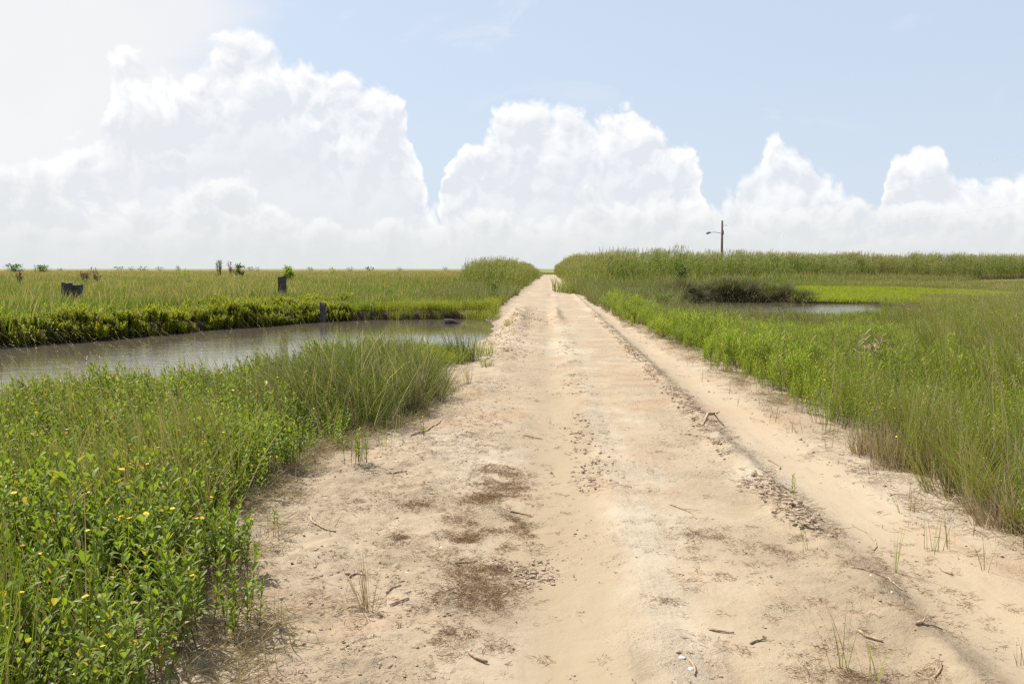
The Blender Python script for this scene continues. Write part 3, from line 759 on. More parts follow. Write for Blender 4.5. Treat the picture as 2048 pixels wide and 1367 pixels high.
# far bank of the left pond ---------------------------------------
x, y = candidates(-40, -1.5, 17, 52, 14, 2.0)
a, b = sdw(x, y); L = left(x, y)
far_side = y > np.interp(x, [-40, -24, -14, -9, -4, -2], [15, 19, 20.5, 26, 29, 27])
xr_ = x/y
salt = far_side & (xr_ > -.235+.03*fbm(x, y, 2, 2, 60)) & (a < 4.5+1.5*fbm(x, y, 3, 2, 61)) & (a > .0) & (L > .15) & (y > 33.3)
xb, yb = candidates(-40, -4, 17, 36, 44, 2.0); ab, _ = sdw(xb, yb)
kb_ = (yb > np.interp(xb, [-40, -24, -14, -9, -4, -2], [15, 19, 20.5, 26, 29, 27])) & (ab > -.16) & (ab < 2.2+1.2*fbm(xb, yb, 1.5, 2, 62)) & ~((xb/yb > -.235) & (yb > 33.3)) & ((fbm(xb, yb, .7, 2, 65) > -.42) | (ab < .25))
scatter('bank_plants', K_OXB, rows(xb[kb_], yb[kb_], range(4), (.85, 1.35), .22, .8+.5*np.clip(fbm(xb[kb_], yb[kb_], 1.2, 2, 63), -.4, .5)*(1.05), z=np.maximum(H(xb[kb_], yb[kb_]), ZW-.03)), 'rounded leafy green clumps overhanging the far bank of the left pond', 'plants')
k2 = salt & (rng.random(len(x)) < .95)
rr = [rows(x[k2], y[k2], range(4), (1.0, 1.4), .1)]
x2, y2 = candidates(-16, -1.5, 27, 42, 12, 2.0); a2, _ = sdw(x2, y2); xr2 = x2/y2
k3 = (xr2 > -.23) & (a2 > -.12) & (a2 < 4.2) & (left(x2, y2) > .15) & (y2 > 33.5)
rr.append(rows(x2[k3], y2[k3], range(4), (1.0, 1.4), .1))
scatter('far_saltwort', K_SH, np.concatenate(rr), 'bright yellow-green shoots carpeting the far bank beside the track', 'ground cover')

# meadows ---------------------------------------------------------
def reed_front0(x): return np.interp(x, [1.5, 4, 17, 45, 90], [60, 63, 81, 118, 150])
reed_front = reed_front0
K_ME = [patch(130+i, 150, .9, (.28, .62), .020, seeds=(2, 6, 10, 0)[i]) for i in range(4)]
K_MEF = [patch(140+i, 150, 1.6, (.35, .7), .045, seeds=(6, 12, 2)[i]) for i in range(3)]
K_GREEN = [patch(150+i, 150, .9, (.16, .34), .022, M_LIME, 0) for i in range(2)]
g = []
x, y = candidates(-60, 2, 18, 92, 1.9, 4.0)
a, b = sdw(x, y); L = left(x, y, .35)
far_side = y > np.interp(x, [-60, -24, -14, -9, -4, -2], [15, 19, 20.5, 26, 29, 27])
k = far_side & (a > .9) & (L > .5); g.append(rows(x[k], y[k], range(4), (.75, 1.2), .05, .98+.25*fbm(x[k], y[k], 6, 2, 70)+.45*fbm(x[k], y[k], 1.3, 2, 72)))
x, y = candidates(2, 80, 30, 96, 1.7, 4.0)
a, b = sdw(x, y); Rr = right(x, y, .5)
bright = (np.hypot((x-23)/9.5, (y-64)/12) < 1+.15*fbm(x, y, 4, 2, 71)) | ((b < 3.5) & (b > .2) & (x > 15) & (y > 47))
kr = (b > .8) & (Rr > .3) & ((y > 38) | (b < 3)) & ~bright & (y < 63+1.2*(x-2)); g.append(rows(x[kr], y[kr], range(4), (.75, 1.1), .05, np.where(y[kr] < 48, .55, .9)))
scatter('meadow_grass', K_ME, np.concatenate(g), 'olive and straw marsh meadow grass stretching behind the ponds', 'grass')
x4, y4 = candidates(2, 90, 52, 118, 1.2, 4); d4 = reed_front0(x4)-y4
k4 = (d4 > -1) & (d4 < 9) & (right(x4, y4, .3) > 0)
g = None
kb = bright & (b > .15)
x3, y3 = candidates(12, 34, 48, 78, 3.0, 2); _, b3 = sdw(x3, y3)
kb3 = ((np.hypot((x3-23)/9.5, (y3-64)/12) < 1) | ((b3 < 3.5) & (x3 > 15))) & (b3 > .15)
scatter('reed_margin_grass', K_ME, rows(x4[k4], y4[k4], range(4), (1.2, 2.0), .05, 1.35-.08*d4[k4]), 'knee-high olive growth along the front of the reeds on the right', 'grass')
scatter('bright_meadow_grass', K_GREEN, np.concatenate([rows(x[kb], y[kb], range(2), (.9, 1.2), .04), rows(x3[kb3], y3[kb3], range(2), (.8, 1.2), .04)]), 'short vivid yellow-green sward beyond the right pond', 'grass')
x, y = candidates(-190, 4, 86, 290, .42, 8)
k = (left(x, y, .8) > .5); g = [rows(x[k], y[k], range(3), (.9, 1.3), .04)]
x, y = candidates(-3, 4, 232, 300, .8, 3); g.append(rows(x, y, range(3), (.5, .8), .04))
scatter('distant_grass', K_MEF, np.concatenate(g), 'flat tan-green grassland running out to the horizon on the left', 'grass')

# reeds -------------------------------------------------------------
K_RE = [reedclump(160+i) for i in range(5)]

x, y = candidates(1.6, 120, 58, 235, 1.5, 5)
dd = y-reed_front(x)+3*fbm(x, y, 6, 2, 80)
k = (dd > 0) & (right(x, y, .25) > 0) & ((dd < 26) | ((x < 7))) & (rng.random(len(x)) < np.where(dd < 6, 1, .55))
r1 = rows(x[k], y[k], range(5), (.9, 1.1), .03, (.92+.0028*(y[k]-60))*(1+.16*fbm(x[k], y[k], 5, 3, 81))*(.55+.45*ss(0, 3.2, right(x[k], y[k], .25)))*(.72+.28*ss(0, 5, dd[k])), spin=False)
x, y = candidates(-9, -1.5, 50, 175, 1.7, 5)
fr = np.interp(x, [-9, -6, -3, -1.8], [78, 62, 55, 54])
k = (y > fr+2*fbm(x, y, 4, 2, 82)) & (left(x, y, .2) > 0) & (x > -7.0-.02*(y-55)) & (rng.random(len(x)) < .8)
r2 = rows(x[k], y[k], range(5), (.68, .84), .04, (.85+.15*ss(-9, -4, x[k]))*(1+.16*fbm(x[k], y[k], 3, 3, 83))*(.6+.4*ss(0, 2, left(x[k], y[k], .2))), spin=False)
scatter('reeds', K_RE, np.concatenate([r1, r2]), 'tall feathery reeds walling both sides of the track and the right horizon', 'reeds')
# darker weeds at the reed foot and right of the road
x, y = candidates(1.6, 9, 26, 62, 5, 2); a, b = sdw(x, y)
k = (right(x, y, .1) > 0) & (b > .2) & (rng.random(len(x)) < .8)
g = [rows(x[k], y[k], range(4), (.9, 1.5), .1, .75+.5*ss(30, 55, y[k]), spin=False)]
x, y = candidates(-6, -1.6, 34, 56, 5, 2); a, b = sdw(x, y)
k = (left(x, y, .05) > 0) & (a > 2.2+1.4*fbm(x, y, 2, 2, 90)) & (rng.random(len(x)) < .8)
g.append(rows(x[k], y[k], range(4), (.9, 1.6), .1, spin=False))
scatter('roadside_grass', K_FI, np.concatenate(g), 'dense dark green grass on both shoulders of the track before the reeds', 'grass')
# overhanging bank of the right pond, its shade put into a darker grass colour
x, y = candidates(6, 16, 49, 55.5, 16, 2); a, b = sdw(x, y)
k = (b > -.05) & (b < 1.5) & (y > 48)
M_SHADEG = plantmat('shaded_bank_grass', (.05, .065, .022), (.12, .14, .04), (.26, .21, .15), .22, base=(.06, .045, .03), base_len=.4, trans=.25)
K_DG = [tuft(190+i, 70, (.35, .75), .012, .16, .6, 1.3, -1.6, M_SHADEG, .1, 0, .5, 5) for i in range(3)]
scatter('bank_grass', K_DG+[tangle(99, 60, .3, .35, M_SHADEG, (.1, .4), .012)], rows(x[k], y[k], [0, 1, 2, 3], (.9, 1.6), .35, 1+.5*fbm(x[k], y[k], 1.4, 2, 91)), 'drooping grass, coloured dark for shade, over the cut bank behind the right pond', 'grass')

# debris on the sand -------------------------------------------------
KD = [clodmesh(1), clodmesh(2, 9), clodmesh(3, 5, .04, (.006, .018)), twiglets(4), twiglets(5), twiglets(6, 12, .12, (.03, .13)), clodmesh(7, 9, .06, (.003, .009), M_DCLOD), tangle(8, 16, .05, .008, M_MAT, (.015, .05), .0022), tangle(9, 18, .07, .012, M_MAT, (.02, .065), .0025)]
def cy(y): return .12*fbm(np.asarray(y)*0+3, y, 9, 2, 8)
g = []
def strip(n, y0, y1, c, w, kinds, s=(.6, 1.3), msk=None, wander=True):
    y = np.exp(rng.uniform(np.log(y0), np.log(y1), n)); x = (c(y) if callable(c) else c)+(cy(y) if wander else 0)+rng.normal(0, w, n)
    if msk is not None:
        k = msk(x, y); x, y = x[k], y[k]
    return rows(x, y, kinds, s, .1, z=H(x, y, True))
m1 = lambda x, y: fbm(x, y, .6, 3, 100) > -.15
g.append(strip(1500, 4.6, 30, 1.63, .055, [0, 1, 2, 3, 6], (.6, 1.4), m1))
g.append(strip(130, 5.0, 20, 1.62, .08, [3, 4, 5]))
g.append(strip(420, 6.0, 34, .40, .10, [0, 1, 2, 3], (.5, 1.2), lambda x, y: fbm(x, y, .8, 3, 101) > 0))
g.append(strip(500, 3.2, 30, lambda y: edgeL(y)+.55, .32, [0, 1, 3, 4, 5, 6], (.5, 1.2), lambda x, y: fbm(x, y, .8, 3, 102) > -.1, False))
g.append(strip(500, 14, 34, -.9, .35, [0, 1, 2, 3], (.8, 1.8), None, False))
g.append(strip(380, 4.6, 26, lambda y: edgeR(y)-.12, .14, [0, 3, 4, 5, 6], (.6, 1.2), None, False))
g.append(strip(2600, 2.6, 14, .3, 1.1, [0, 1, 0, 3], (.18, .5), lambda x, y: fbm(x, y, .8, 4, 140) > -.1, False))
g.append(strip(1500, 2.6, 12, lambda y: edgeL(y)+.5, .3, [0, 1, 3, 4], (.25, .7), lambda x, y: fbm(x, y, .5, 4, 141) > -.1, False))
g.append(strip(1500, 2.8, 14, lambda y: (edgeL(y)-.2)*.55, .38, [3, 4, 3, 6, 0], (.35, .8), lambda x, y: fbm(x, y, .5, 3, 104) > .0, False))
g.append(strip(700, 2.6, 12, .9, .9, [3, 4, 6, 0], (.35, .8), lambda x, y: fbm(x, y, .7, 3, 103) > .12, False))
def spot(px, py, r, n, kinds, s=(.6, 1.2), ax=1.0):
    c = P(px, py); n = n*3; a = rng.uniform(0, 6.28, n); q = r*np.abs(rng.normal(0, .6, n)); x = c[0]+q*np.cos(a)*ax; y = c[1]+q*np.sin(a)*1.4
    k = fbm(x, y, .16, 3, 120) > .05; x, y = x[k], y[k]
    return rows(x, y, kinds, s, .1, z=H(x, y, True))
mats = [(980, 985, .24, 90), (1010, 1040, .18, 60), (950, 1075, .22, 70), (840, 1015, .15, 40), (800, 1075, .16, 30), (985, 1150, .18, 40), (900, 1275, .13, 50), (1420, 1110, .12, 34), (1390, 1065, .22, 34), (1570, 1110, .10, 12), (1690, 1340, .22, 70), (1850, 1350, .16, 26), (1640, 1230, .18, 22), (970, 900, .2, 26), (1330, 1210, .15, 10), (940, 870, .3, 20)]
for px, py, r, n in mats: g.append(spot(px, py, r*1.5, int(n*(1.5 if px < 1100 and py > 950 and px > 930 else .6)), [7, 8, 7], (.5, 1.15)))
g.append(strip(1500, 3.3, 7.2, lambda y: -.36+0*y, .13, [7, 8], (.5, 1.1), lambda x, y: fbm(x, y, .34, 4, 130)+.35*ridge(y, 5.6, .8) > .12, False))
g.append(strip(420, 3.0, 8, .95, .28, [7, 8], (.4, .9), lambda x, y: fbm(x, y, .4, 4, 131) > .22, False))
g.append(strip(600, 3.0, 5.0, 1.5, .5, [7, 8], (.4, 1.0), lambda x, y: fbm(x, y, .4, 4, 132) > .15, False))
g.append(strip(700, 3.4, 9, lambda y: (edgeL(y)-.3)*.6, .35, [7, 8, 3], (.4, .9), lambda x, y: fbm(x, y, .4, 4, 133) > .18, False))
g.append(spot(1050, 1130, .17, 75, [2, 1, 6], (.5, 1.0))); g.append(spot(1230, 955, .25, 40, [1, 0, 3], (.6, 1.1))); g.append(spot(1060, 640, 1.2, 60, [1, 2], (1, 2)))
scatter('sand_debris', KD, np.concatenate(g), 'crumbs of crusted sand, twig bits and brown plant mats strewn on the track', 'debris')

# ------------------------------------------------------------------ individual things
def hz(x, y): return float(H(np.array([x]), np.array([y]), True)[0])
# sticks lying on the sand: px of both ends, thickness, label
STICKS = [
 ((620, 1033), (672, 1063), .008, 'short dark stick on the sand just right of the left bank plants'),
 ((1338, 1006), (1392, 1036), .005, 'thin forked pale twig pointing at the brown mat right of the centre line'),
 ((1418, 1262), (1468, 1270), .007, 'curved dark stick lying right of centre, low on the track'),
 ((1500, 1292), (1532, 1284), .006, 'short knobbly dark stick left of the sprouting mat at the bottom'),
 ((1718, 1268), (1765, 1288), .008, 'tapering brown stick above the grass sprouts at the bottom right'),
 ((1830, 1272), (1884, 1264), .007, 'slim grey stick in the right-hand sandy corner, below the rut'),
 ((1536, 968), (1594, 984), .010, 'thick weathered stick across the debris ridge beside the yellow-green sprig'),
 ((1536, 914), (1560, 932), .007, 'small stick lying alone in the right wheel rut'),
 ((1540, 984), (1568, 1006), .006, 'pale straw stick under the thick stick on the debris ridge'),
 ((1700, 1156), (1785, 1172), .005, 'long thin twig crossing the ridge, left of the tall grass sprout'),
 ((1775, 1165), (1812, 1190), .006, 'forked brown twig beside the tall grass sprout'),
 ((772, 948), (812, 944), .008, 'curved stick on the pale sand left of the track'),
 ((910, 1122), (956, 1117), .006, 'thin dark twig across the lower brown mat'),
 ((1020, 1020), (1062, 1025), .007, 'stick at the right end of the large brown mat'),
 ((937, 1300), (975, 1317), .010, 'straight pale stick near the bottom, left of centre'),
 ((772, 1184), (802, 1169), .006, 'bleached bent stick right of the dead grass tuft'),
 ((780, 1210), (818, 1198), .006, 'dark driftwood chip below the bleached bent stick'),
 ((700, 1152), (716, 1142), .006, 'dark chip of wood inside the dead grass tuft'),
 ((1043, 868), (1082, 871), .007, 'thin dark stick across the left wheel track, far up'),
 ((1138, 865), (1165, 866), .006, 'tiny stick near the reddish stain in the middle of the track'),
 ((1868, 1370), (1880, 1350), .005, 'little twig at the very bottom right'),
 ((690, 1145), (730, 1150), .008, 'brown stick crossing the base of the dead grass tuft'),
 ((820, 870), (880, 845), .010, 'weathered branch on the rubbly left shoulder, partly buried'),
 ((880, 800), (905, 790), .012, 'grey branch by the thin stems left of the track'),
 ((1880, 1130), (1905, 1145), .007, 'brown stick in the right rut near the verge sprouts'),
 ((1378, 1330), (1388, 1362), .006, 'short dark twig beside the two white shells'),
 ((1750, 1100), (1700, 1042), .003, 'bowed green stalk fallen on the sand before the right verge'),
]
for i, (p0, p1, r, lab) in enumerate(STICKS):
    random.seed(500+i)
    a, b_ = P(*p0), P(*p1); c = (a+b_)/2
    b = MB(); n = 6; pts = []
    for k in range(n+1):
        u = k/n; q = a*(1-u)+b_*u; per = np.array([-(b_-a)[1], (b_-a)[0], 0])
        q = q+per*(.10*math.sin(u*math.pi)*(1 if i % 2 else -1)+rnd(-.015, .015)); q[2] = hz(q[0], q[1])+r*.7+.004*rnd(0, 1)
        pts.append(q-np.array([c[0], c[1], 0]))
    b.tube(pts, [r*(.75 if k in (0,) else 1)*(1-.45*k/n)*rnd(.85, 1.1) for k in range(n+1)], 7, 0, .5, True, .1)
    if i in (1, 10, 5, 22):
        q = pts[2]; d = (pts[4]-pts[2]); d = np.array([d[0]*.8-d[1]*.5, d[1]*.8+d[0]*.5, .01])
        b.tube([q, q+d*.6, q+d*1.1], [r*.6, r*.45, r*.25], 5, 0, .5)
    tag(link('stick', b.mesh('stick', [M_TWIG], True), loc=(c[0], c[1], 0)), lab, 'stick', 'sticks on the sand')

# arched piece of driftwood on the ridge
random.seed(3); c = P(1412, 852); b = MB()
A = [P(1405, 862), P(1416, 842), P(1430, 838), P(1446, 850)]
zz = [.0, .055, .06, .01]
pts = [np.array([q[0]-c[0], q[1]-c[1], hz(q[0], q[1])+z_]) for q, z_ in zip(A, zz)]
b.tube(pts, [.010, .016, .014, .009], 8, 0, .5, True, .2); b.tube([pts[2], pts[2]+np.array([.05, .03, .02])], [.012, .007], 6, 0, .5)
tag(link('driftwood', b.mesh('driftwood', [M_TWIG], True), loc=(c[0], c[1], 0)), 'arched knot of driftwood standing on the debris ridge of the track', 'driftwood')

# shells
def shellmesh(seed, r):
    random.seed(seed); b = MB(); vs = []; fs = []; nu, nv = 14, 6
    for j in range(nv+1):
        u = j/nv
        for i in range(nu):
            th = 2*math.pi*i/nu; rr = r*math.sin(u*math.pi/2)*(1+.06*(-1)**i*u)
            vs.append((rr*math.cos(th)*1.15+r*.25*(1-u), rr*math.sin(th), r*.62*math.cos(u*math.pi/2)))
    for j in range(nv):
        for i in range(nu): fs.append((j*nu+i, j*nu+(i+1) % nu, (j+1)*nu+(i+1) % nu, (j+1)*nu+i))
    b.add(vs, fs); return b.mesh('shell', [M_SHELL], True)
SH = [((1364, 1325), .019, 'white shell, upper of the pair near the bottom of the track'), ((1382, 1347), .017, 'white shell below its twin near the bottom of the track, beside a twig'), ((1527, 946), .022, 'flat white shell on the debris ridge under the lone rut stick'),
      ((882, 1091), .013, 'small white shell left of the lower brown mat'), ((1362, 1214), .010, 'tiny white shell left of the curved dark stick'), ((1741, 1180), .008, 'tiny white shell below the long thin twig on the ridge'), ((1783, 1204), .010, 'small white shell lower down the ridge than its tiny neighbour'), ((815, 1145), .012, 'pale broken shell right of the dead grass tuft')]
for i, (p, r, lab) in enumerate(SH):
    c = P(*p); o = link('shell', shellmesh(i, r*.75), loc=(c[0], c[1], hz(c[0], c[1])-.002)); o.rotation_euler = (rnd(-.3, .3), rnd(-.3, .3), rnd(0, 6))
    tag(o, lab, 'shell', 'white shells on the track')

# single sprouts and tufts standing on the bare sand
def place(name, me, px, py, lab, cat, sc=1.0, rz=None, group=None, xy=None):
    c = P(px, py) if xy is None else np.array([xy[0], xy[1], 0])
    o = link(name, me, loc=(c[0], c[1], hz(c[0], c[1])-.005)); o.scale = (sc,)*3; o.rotation_euler = (0, 0, rnd(0, 6.28) if rz is None else rz)
    return tag(o, lab, cat, group)
random.seed(77)
GS = 'lone grass sprouts on the sand'
place('grass_sprout', tuft(201, 6, (.22, .34), .004, .012, .22, .15, 0, M_NARROW, 0, 0, 0, 5), 1790, 1142, 'tall upright grass sprout with about six blades in the right wheel rut', 'grass sprout', 1, 0, GS)
place('grass_sprout', tuft(202, 5, (.16, .28), .0035, .03, .3, .3, 2.6, M_NARROW, .2, 0, .3, 5), 1612, 1108, 'thin wiry grass sprout left of the ridge, between brown mats', 'grass sprout', .8, 0, GS)
place('grass_sprout', tuft(203, 10, (.2, .42), .0045, .04, .35, .5, 2.4, M_NARROW, .1, 0, .4, 6), 1685, 1350, 'arching green grass sprout growing from the brown mat at the bottom', 'grass sprout', 1, 0, GS)
place('grass_sprout', tuft(204, 6, (.18, .32), .004, .03, .35, .5, 2.6, M_NARROW, .2, 0, .5, 6), 1748, 1362, 'leaning grass sprout just right of the arching one at the bottom', 'grass sprout', 1, 0, GS)
place('grass_sprout', tuft(205, 7, (.12, .24), .004, .05, .4, .3, 2.6, M_GRASS, .1, 0, .2, 4), 1815, 1025, 'short grass sprout nearest the right verge foot, upper of the row', 'grass sprout', 1, 0, GS)
place('grass_sprout', tuft(206, 9, (.15, .3), .004, .07, .35, .3, 2.6, M_GRASS, .1, 0, .2, 4), 1862, 1100, 'sparse many-bladed grass sprout left of the verge corner', 'grass sprout', 1, 0, GS)
place('grass_sprout', tuft(207, 6, (.15, .28), .004, .05, .4, .3, 2.6, M_GRASS, .1, 0, .2, 4), 1910, 1098, 'grass sprout directly under the verge corner', 'grass sprout', 1, 0, GS)
place('grass_sprout', tuft(208, 4, (.14, .26), .0035, .02, .3, .3, 2.6, M_GRASS, .2, 0, .2, 4), 1972, 1142, 'two-stalked grass sprout at the right, below the verge', 'grass sprout', 1, 0, GS)
place('grass_sprout', tuft(209, 5, (.08, .2), .004, .03, .3, .3, 2.6, M_GRASS, .2, 0, .2, 4), 2044, 1310, 'grass sprout cut by the right border of the view', 'grass sprout', 1, 0, GS)
place('grass_sprout', tuft(210, 16, (.12, .26), .005, .05, .45, .4, 2.6, M_GRASS, .2, 0, .2, 4), 1262, 708, 'grass sprout on the far debris ridge beside the right rut', 'grass sprout', 1, 0, GS)
place('grass_sprout', tuft(211, 14, (.15, .30), .010, .10, .45, .4, 2.6, M_GRASS, .4, 0, .2, 4), 1097, 592, 'grass sprout in the very middle of the track, far off', 'grass sprout', 1, 0, GS)
place('grass_sprout', tuft(212, 5, (.1, .22), .0035, .02, .3, .3, 2.6, M_GRASS, .4, 0, .2, 4), 1099, 842, 'tiny wiry sprout in the left wheel track above the thin dark stick', 'grass sprout', 1, 0, GS)
place('grass_sprout', tuft(213, 26, (.2, .42), .004, .05, .35, .3, 2.6, M_FINE, .3, 0, .2, 4), 938, 775, 'upright grey-green sprout left of the track below the yellow-green cushion', 'grass sprout', 1, 0, GS)
place('dead_grass_tuft', tuft(214, 26, (.16, .36), .0035, .03, .5, .5, 2.2, M_DRY, .6, 0, .6, 5), 738, 1218, 'dead straw-brown grass tuft fanning over the sand', 'grass tuft', 1, 0)
TG = 'green tufts on the left shoulder'
place('grass_tuft', tuft(220, 220, (.3, .62), .008, .30, .4, .4, 2.9, M_FINE, .1, 0, .3, 4), 925, 722, 'wispy blue-green grass tuft at the water corner', 'grass tuft', 1.1, 0, TG)
place('grass_tuft', tuft(221, 90, (.2, .38), .006, .20, .4, .4, 2.9, M_NARROW, .1, 0, .3, 4), 966, 712, 'fresh green grass tuft on the sand, right of the wispy one', 'grass tuft', 1.1, 0, TG)
place('grass_tuft', tuft(222, 60, (.10, .18), .006, .08, .6, .3, 2.9, M_BRIGHT, .1, 0, .1, 3), 975, 738, 'small round yellow-green cushion of grass on the shoulder', 'grass tuft', 1.1, 0, TG)
place('grass_tuft', tuft(223, 60, (.14, .26), .010, .16, .6, .3, 2.9, M_BRIGHT, .2, 0, .1, 3), 1022, 645, 'low green tuft on top of the rubbly mound', 'grass tuft', 1.2, 0, TG)
place('grass_tuft', tuft(224, 60, (.14, .26), .010, .10, .6, .3, 2.9, M_NARROW, .2, 0, .1, 3), 1250, 632, 'small green tuft at the right edge of the track, far up', 'grass tuft', 1.0, 0, TG)
for i, (px, py, sc, lab) in enumerate([(478, 1290, .62, 'broad-leaved seedling standing alone left of its neighbour on the sand'), (497, 1262, .70, 'taller broad-leaved seedling on the sand near the bottom left bank'), (572, 862+20, .5, 'small seedling on the sand edge under the grass clump, left one'), (852, 870, .55, 'leafy seedling on the sand right of the grey-green clump'), (553, 1075, .5, 'seedling at the tip of the left bank plants'), (1580, 1010, .42, 'yellow-green sprig growing from the debris ridge'), (1590, 985, .45, 'second yellow-green sprig behind the thick stick on the ridge')]):
    random.seed(600+i)
    me = oxeye(300+i, 2 if i < 5 else 1, (.30, .42), 0, M_OX if i < 5 else M_BRIGHT, 1.15)
    place('seedling', me, px, py, lab, 'seedling', sc, None, 'seedlings on the sand')
me = narrow(310, 12, (.16, .30), M_NARROW, .045); place('small_bush', me, 713, 932, 'little dense green bush standing on the sand in front of the grass clump', 'small bush', 1.0)

# timber posts
def post(px, ptop, d, wpx, zb, lab, round_=False, slant=0, twist=0.3):
    c = PD(px, ptop, d); w = wpx*d/FPX; h = c[2]-zb
    random.seed(int(px)); b = MB(); n = 12; lv = 9; vs = []; fs = []
    for j in range(lv+1):
        z = h*j/lv
        for i in range(n):
            th = 2*math.pi*i/n+math.pi/n
            q = 1.0 if round_ else 1/max(abs(math.cos(th)), abs(math.sin(th)))*.93
            rr = w/2*q*(1+rnd(-.04, .04))
            x_, y_ = rr*math.cos(th), rr*math.sin(th)
            zt = z+(slant*x_+rnd(-.03, .02) if j == lv else 0)
            vs.append((x_, y_, zt))
    for j in range(lv):
        for i in range(n): fs.append((j*n+i, j*n+(i+1) % n, (j+1)*n+(i+1) % n, (j+1)*n+i))
    k = len(vs); vs.append((0, 0, h-.02)); fs += [(lv*n+i, lv*n+(i+1) % n, k) for i in range(n)]
    b.add(vs, fs)
    o = link('timber_post', b.mesh('timber_post', [M_WOOD]), loc=(c[0], c[1], zb)); o.rotation_euler = (0, .02, twist)
    tag(o, lab, 'post', 'old timber posts in the marsh')
post(563, 552, 36, 15.5, -.3, 'dark weathered post standing alone in the meadow grass', slant=.2, twist=.12)
post(645, 605, 32.6, 15, -.8, 'dark post standing in the water at the far bank, lowest of the posts', slant=-.1)
post(132, 565, 29, 21, -.3, 'taller of two joined posts in the grass at the left', round_=True)
post(152, 569, 29.3, 19, -.3, 'shorter post touching the taller one at the left', slant=.05, twist=.1)
# stump in the water
b = MB(); random.seed(9)
b.tube([(-.32, 0, -.2), (-.22, 0, .08), (.0, .02, .07), (.26, .0, -.03), (.45, 0, -.18)], [.09, .13, .10, .07, .04], 8, 0, .5, True, .18)
c = P(905, 647, ZW); tag(link('sunken_log', b.mesh('sunken_log', [M_WOOD], False), loc=(c[0], c[1], ZW)), 'black waterlogged log poking out of the pond by the far bank', 'log')

# shrubs
def leafball(b, c, r, n, ls, mat=0, seedy=None):
    for k in range(n):
        v = np.array([rnd(-1, 1), rnd(-1, 1), rnd(-1, 1)]); v /= np.linalg.norm(v)+1e-9
        q = np.array(c)+v*np.array(r)*rnd(.35, 1.0)**.6*(1+.25*math.sin(5*v[0]+3*v[2])*math.cos(4*v[1]))
        d = v+np.array([rnd(-.7, .7), rnd(-.7, .7), rnd(-.3, .9)])
        b.leaf(q, d, ls*rnd(.7, 1.3), ls*.4, mat, rnd(0, 1), .15, .3)
def shrub(px, pbot, ptop, d, wpx, lab, mat=M_SHRUB, seed=1, dense=320, name='shrub', lobes=5):
    random.seed(seed); w = wpx*d/FPX; base = PD(px, pbot, d); zg = float(H(np.array([base[0]]), np.array([base[1]]))[0]); h = PD(px, ptop, d)[2]-zg; w = max(w, h*.55)
    root = empty(name, (base[0], base[1], zg-.03)); tag(root, lab, 'shrub', 'shrubs dotting the marsh')
    b = MB()
    for k in range(5):
        a = rnd(0, 6.28); b.tube([(0, 0, 0), (w*.12*math.cos(a), w*.12*math.sin(a), h*.5), (w*.2*math.cos(a), w*.2*math.sin(a), h*.8)], [w*.02, w*.014, w*.006], 5, 0, .5, False)
    link('stem', b.mesh('stem', [M_TWIG]), root)
    b = MB()
    for k in range(lobes):
        a = 6.28*k/lobes; q = rnd(.05, .28)*w
        leafball(b, (q*math.cos(a), q*math.sin(a), h*(.62 if k % 2 else rnd(.3, .6))), (w*rnd(.26, .36), w*rnd(.26, .36), h*rnd(.30, .37)), dense//lobes, max(w, h)*(.085 if dense > 600 else .14))
    link('foliage', b.mesh('foliage', [mat]), root)
    return root
shrub(1362, 546, 516, 66, 30, 'dark round shrub standing against the reed wall on the right', M_SHRUB, 2, 700)
shrub(478, 541, 526, 110, 22, 'small round dark shrub on the left horizon, right of the bare twigs', M_SHRUB, 3, 500)
shrub(578, 546, 529, 75, 26, 'bright yellow-green pointed shrub on the meadow behind the lone post', M_SHRUBB, 4, 500)
shrub(28, 537, 527, 180, 34, 'broad dark shrub on the horizon at the far left', M_SHRUB, 5, 400)
shrub(84, 538, 529, 190, 32, 'low flat shrub on the horizon beside the far-left one', M_SHRUB, 6, 400)
shrub(372, 546, 536, 90, 20, 'pale yellow-green low shrub left of the bare twigs', M_SHRUBB, 7, 260)
shrub(665, 541, 533, 120, 13, 'small yellow-green shrub on the left horizon, right of the pointed one', M_SHRUBB, 8, 200)
shrub(356, 536, 530, 260, 10, 'tiny dark shrub on the horizon above the pale yellow-green one', M_SHRUB, 9, 140)
for i, (px, w_, dd, lab) in enumerate([(120, 12, 300, 'tiny shrub on the horizon right of the low flat one'), (240, 16, 320, 'small far shrub on the horizon, first of the run toward the bare twigs'), (262, 14, 300, 'small far shrub second in the horizon run'), (285, 20, 310, 'wider far shrub third in the horizon run'), (320, 12, 330, 'small far shrub fourth in the horizon run'), (500, 14, 320, 'tiny far shrub just right of the round dark one'), (515, 10, 300, 'tiny far shrub between the round dark one and the pointed one'), (620, 12, 330, 'tiny far shrub right of the pointed yellow-green one'), (700, 12, 310, 'tiny far shrub left of the open horizon stretch'), (740, 18, 320, 'flat far shrub at the middle of the left horizon'), (800, 10, 330, 'tiny far shrub left of the reeds'), (890, 10, 300, 'tiny far shrub closest to the left reeds')]):
    shrub(px, 538, 533.2, dd, w_*1.7, lab, M_SHRUB, 20+i, 90, lobes=3)
# dark green weeds bush left of the road
shrub(985, 590, 556, 47, 34, 'dark bushy weed in front of the left reeds', M_SHRUB, 50, 500)
shrub(1322, 603, 578, 36, 52, 'dark mounded weed at the left end of the right pond', M_SHRUB, 52, 700)
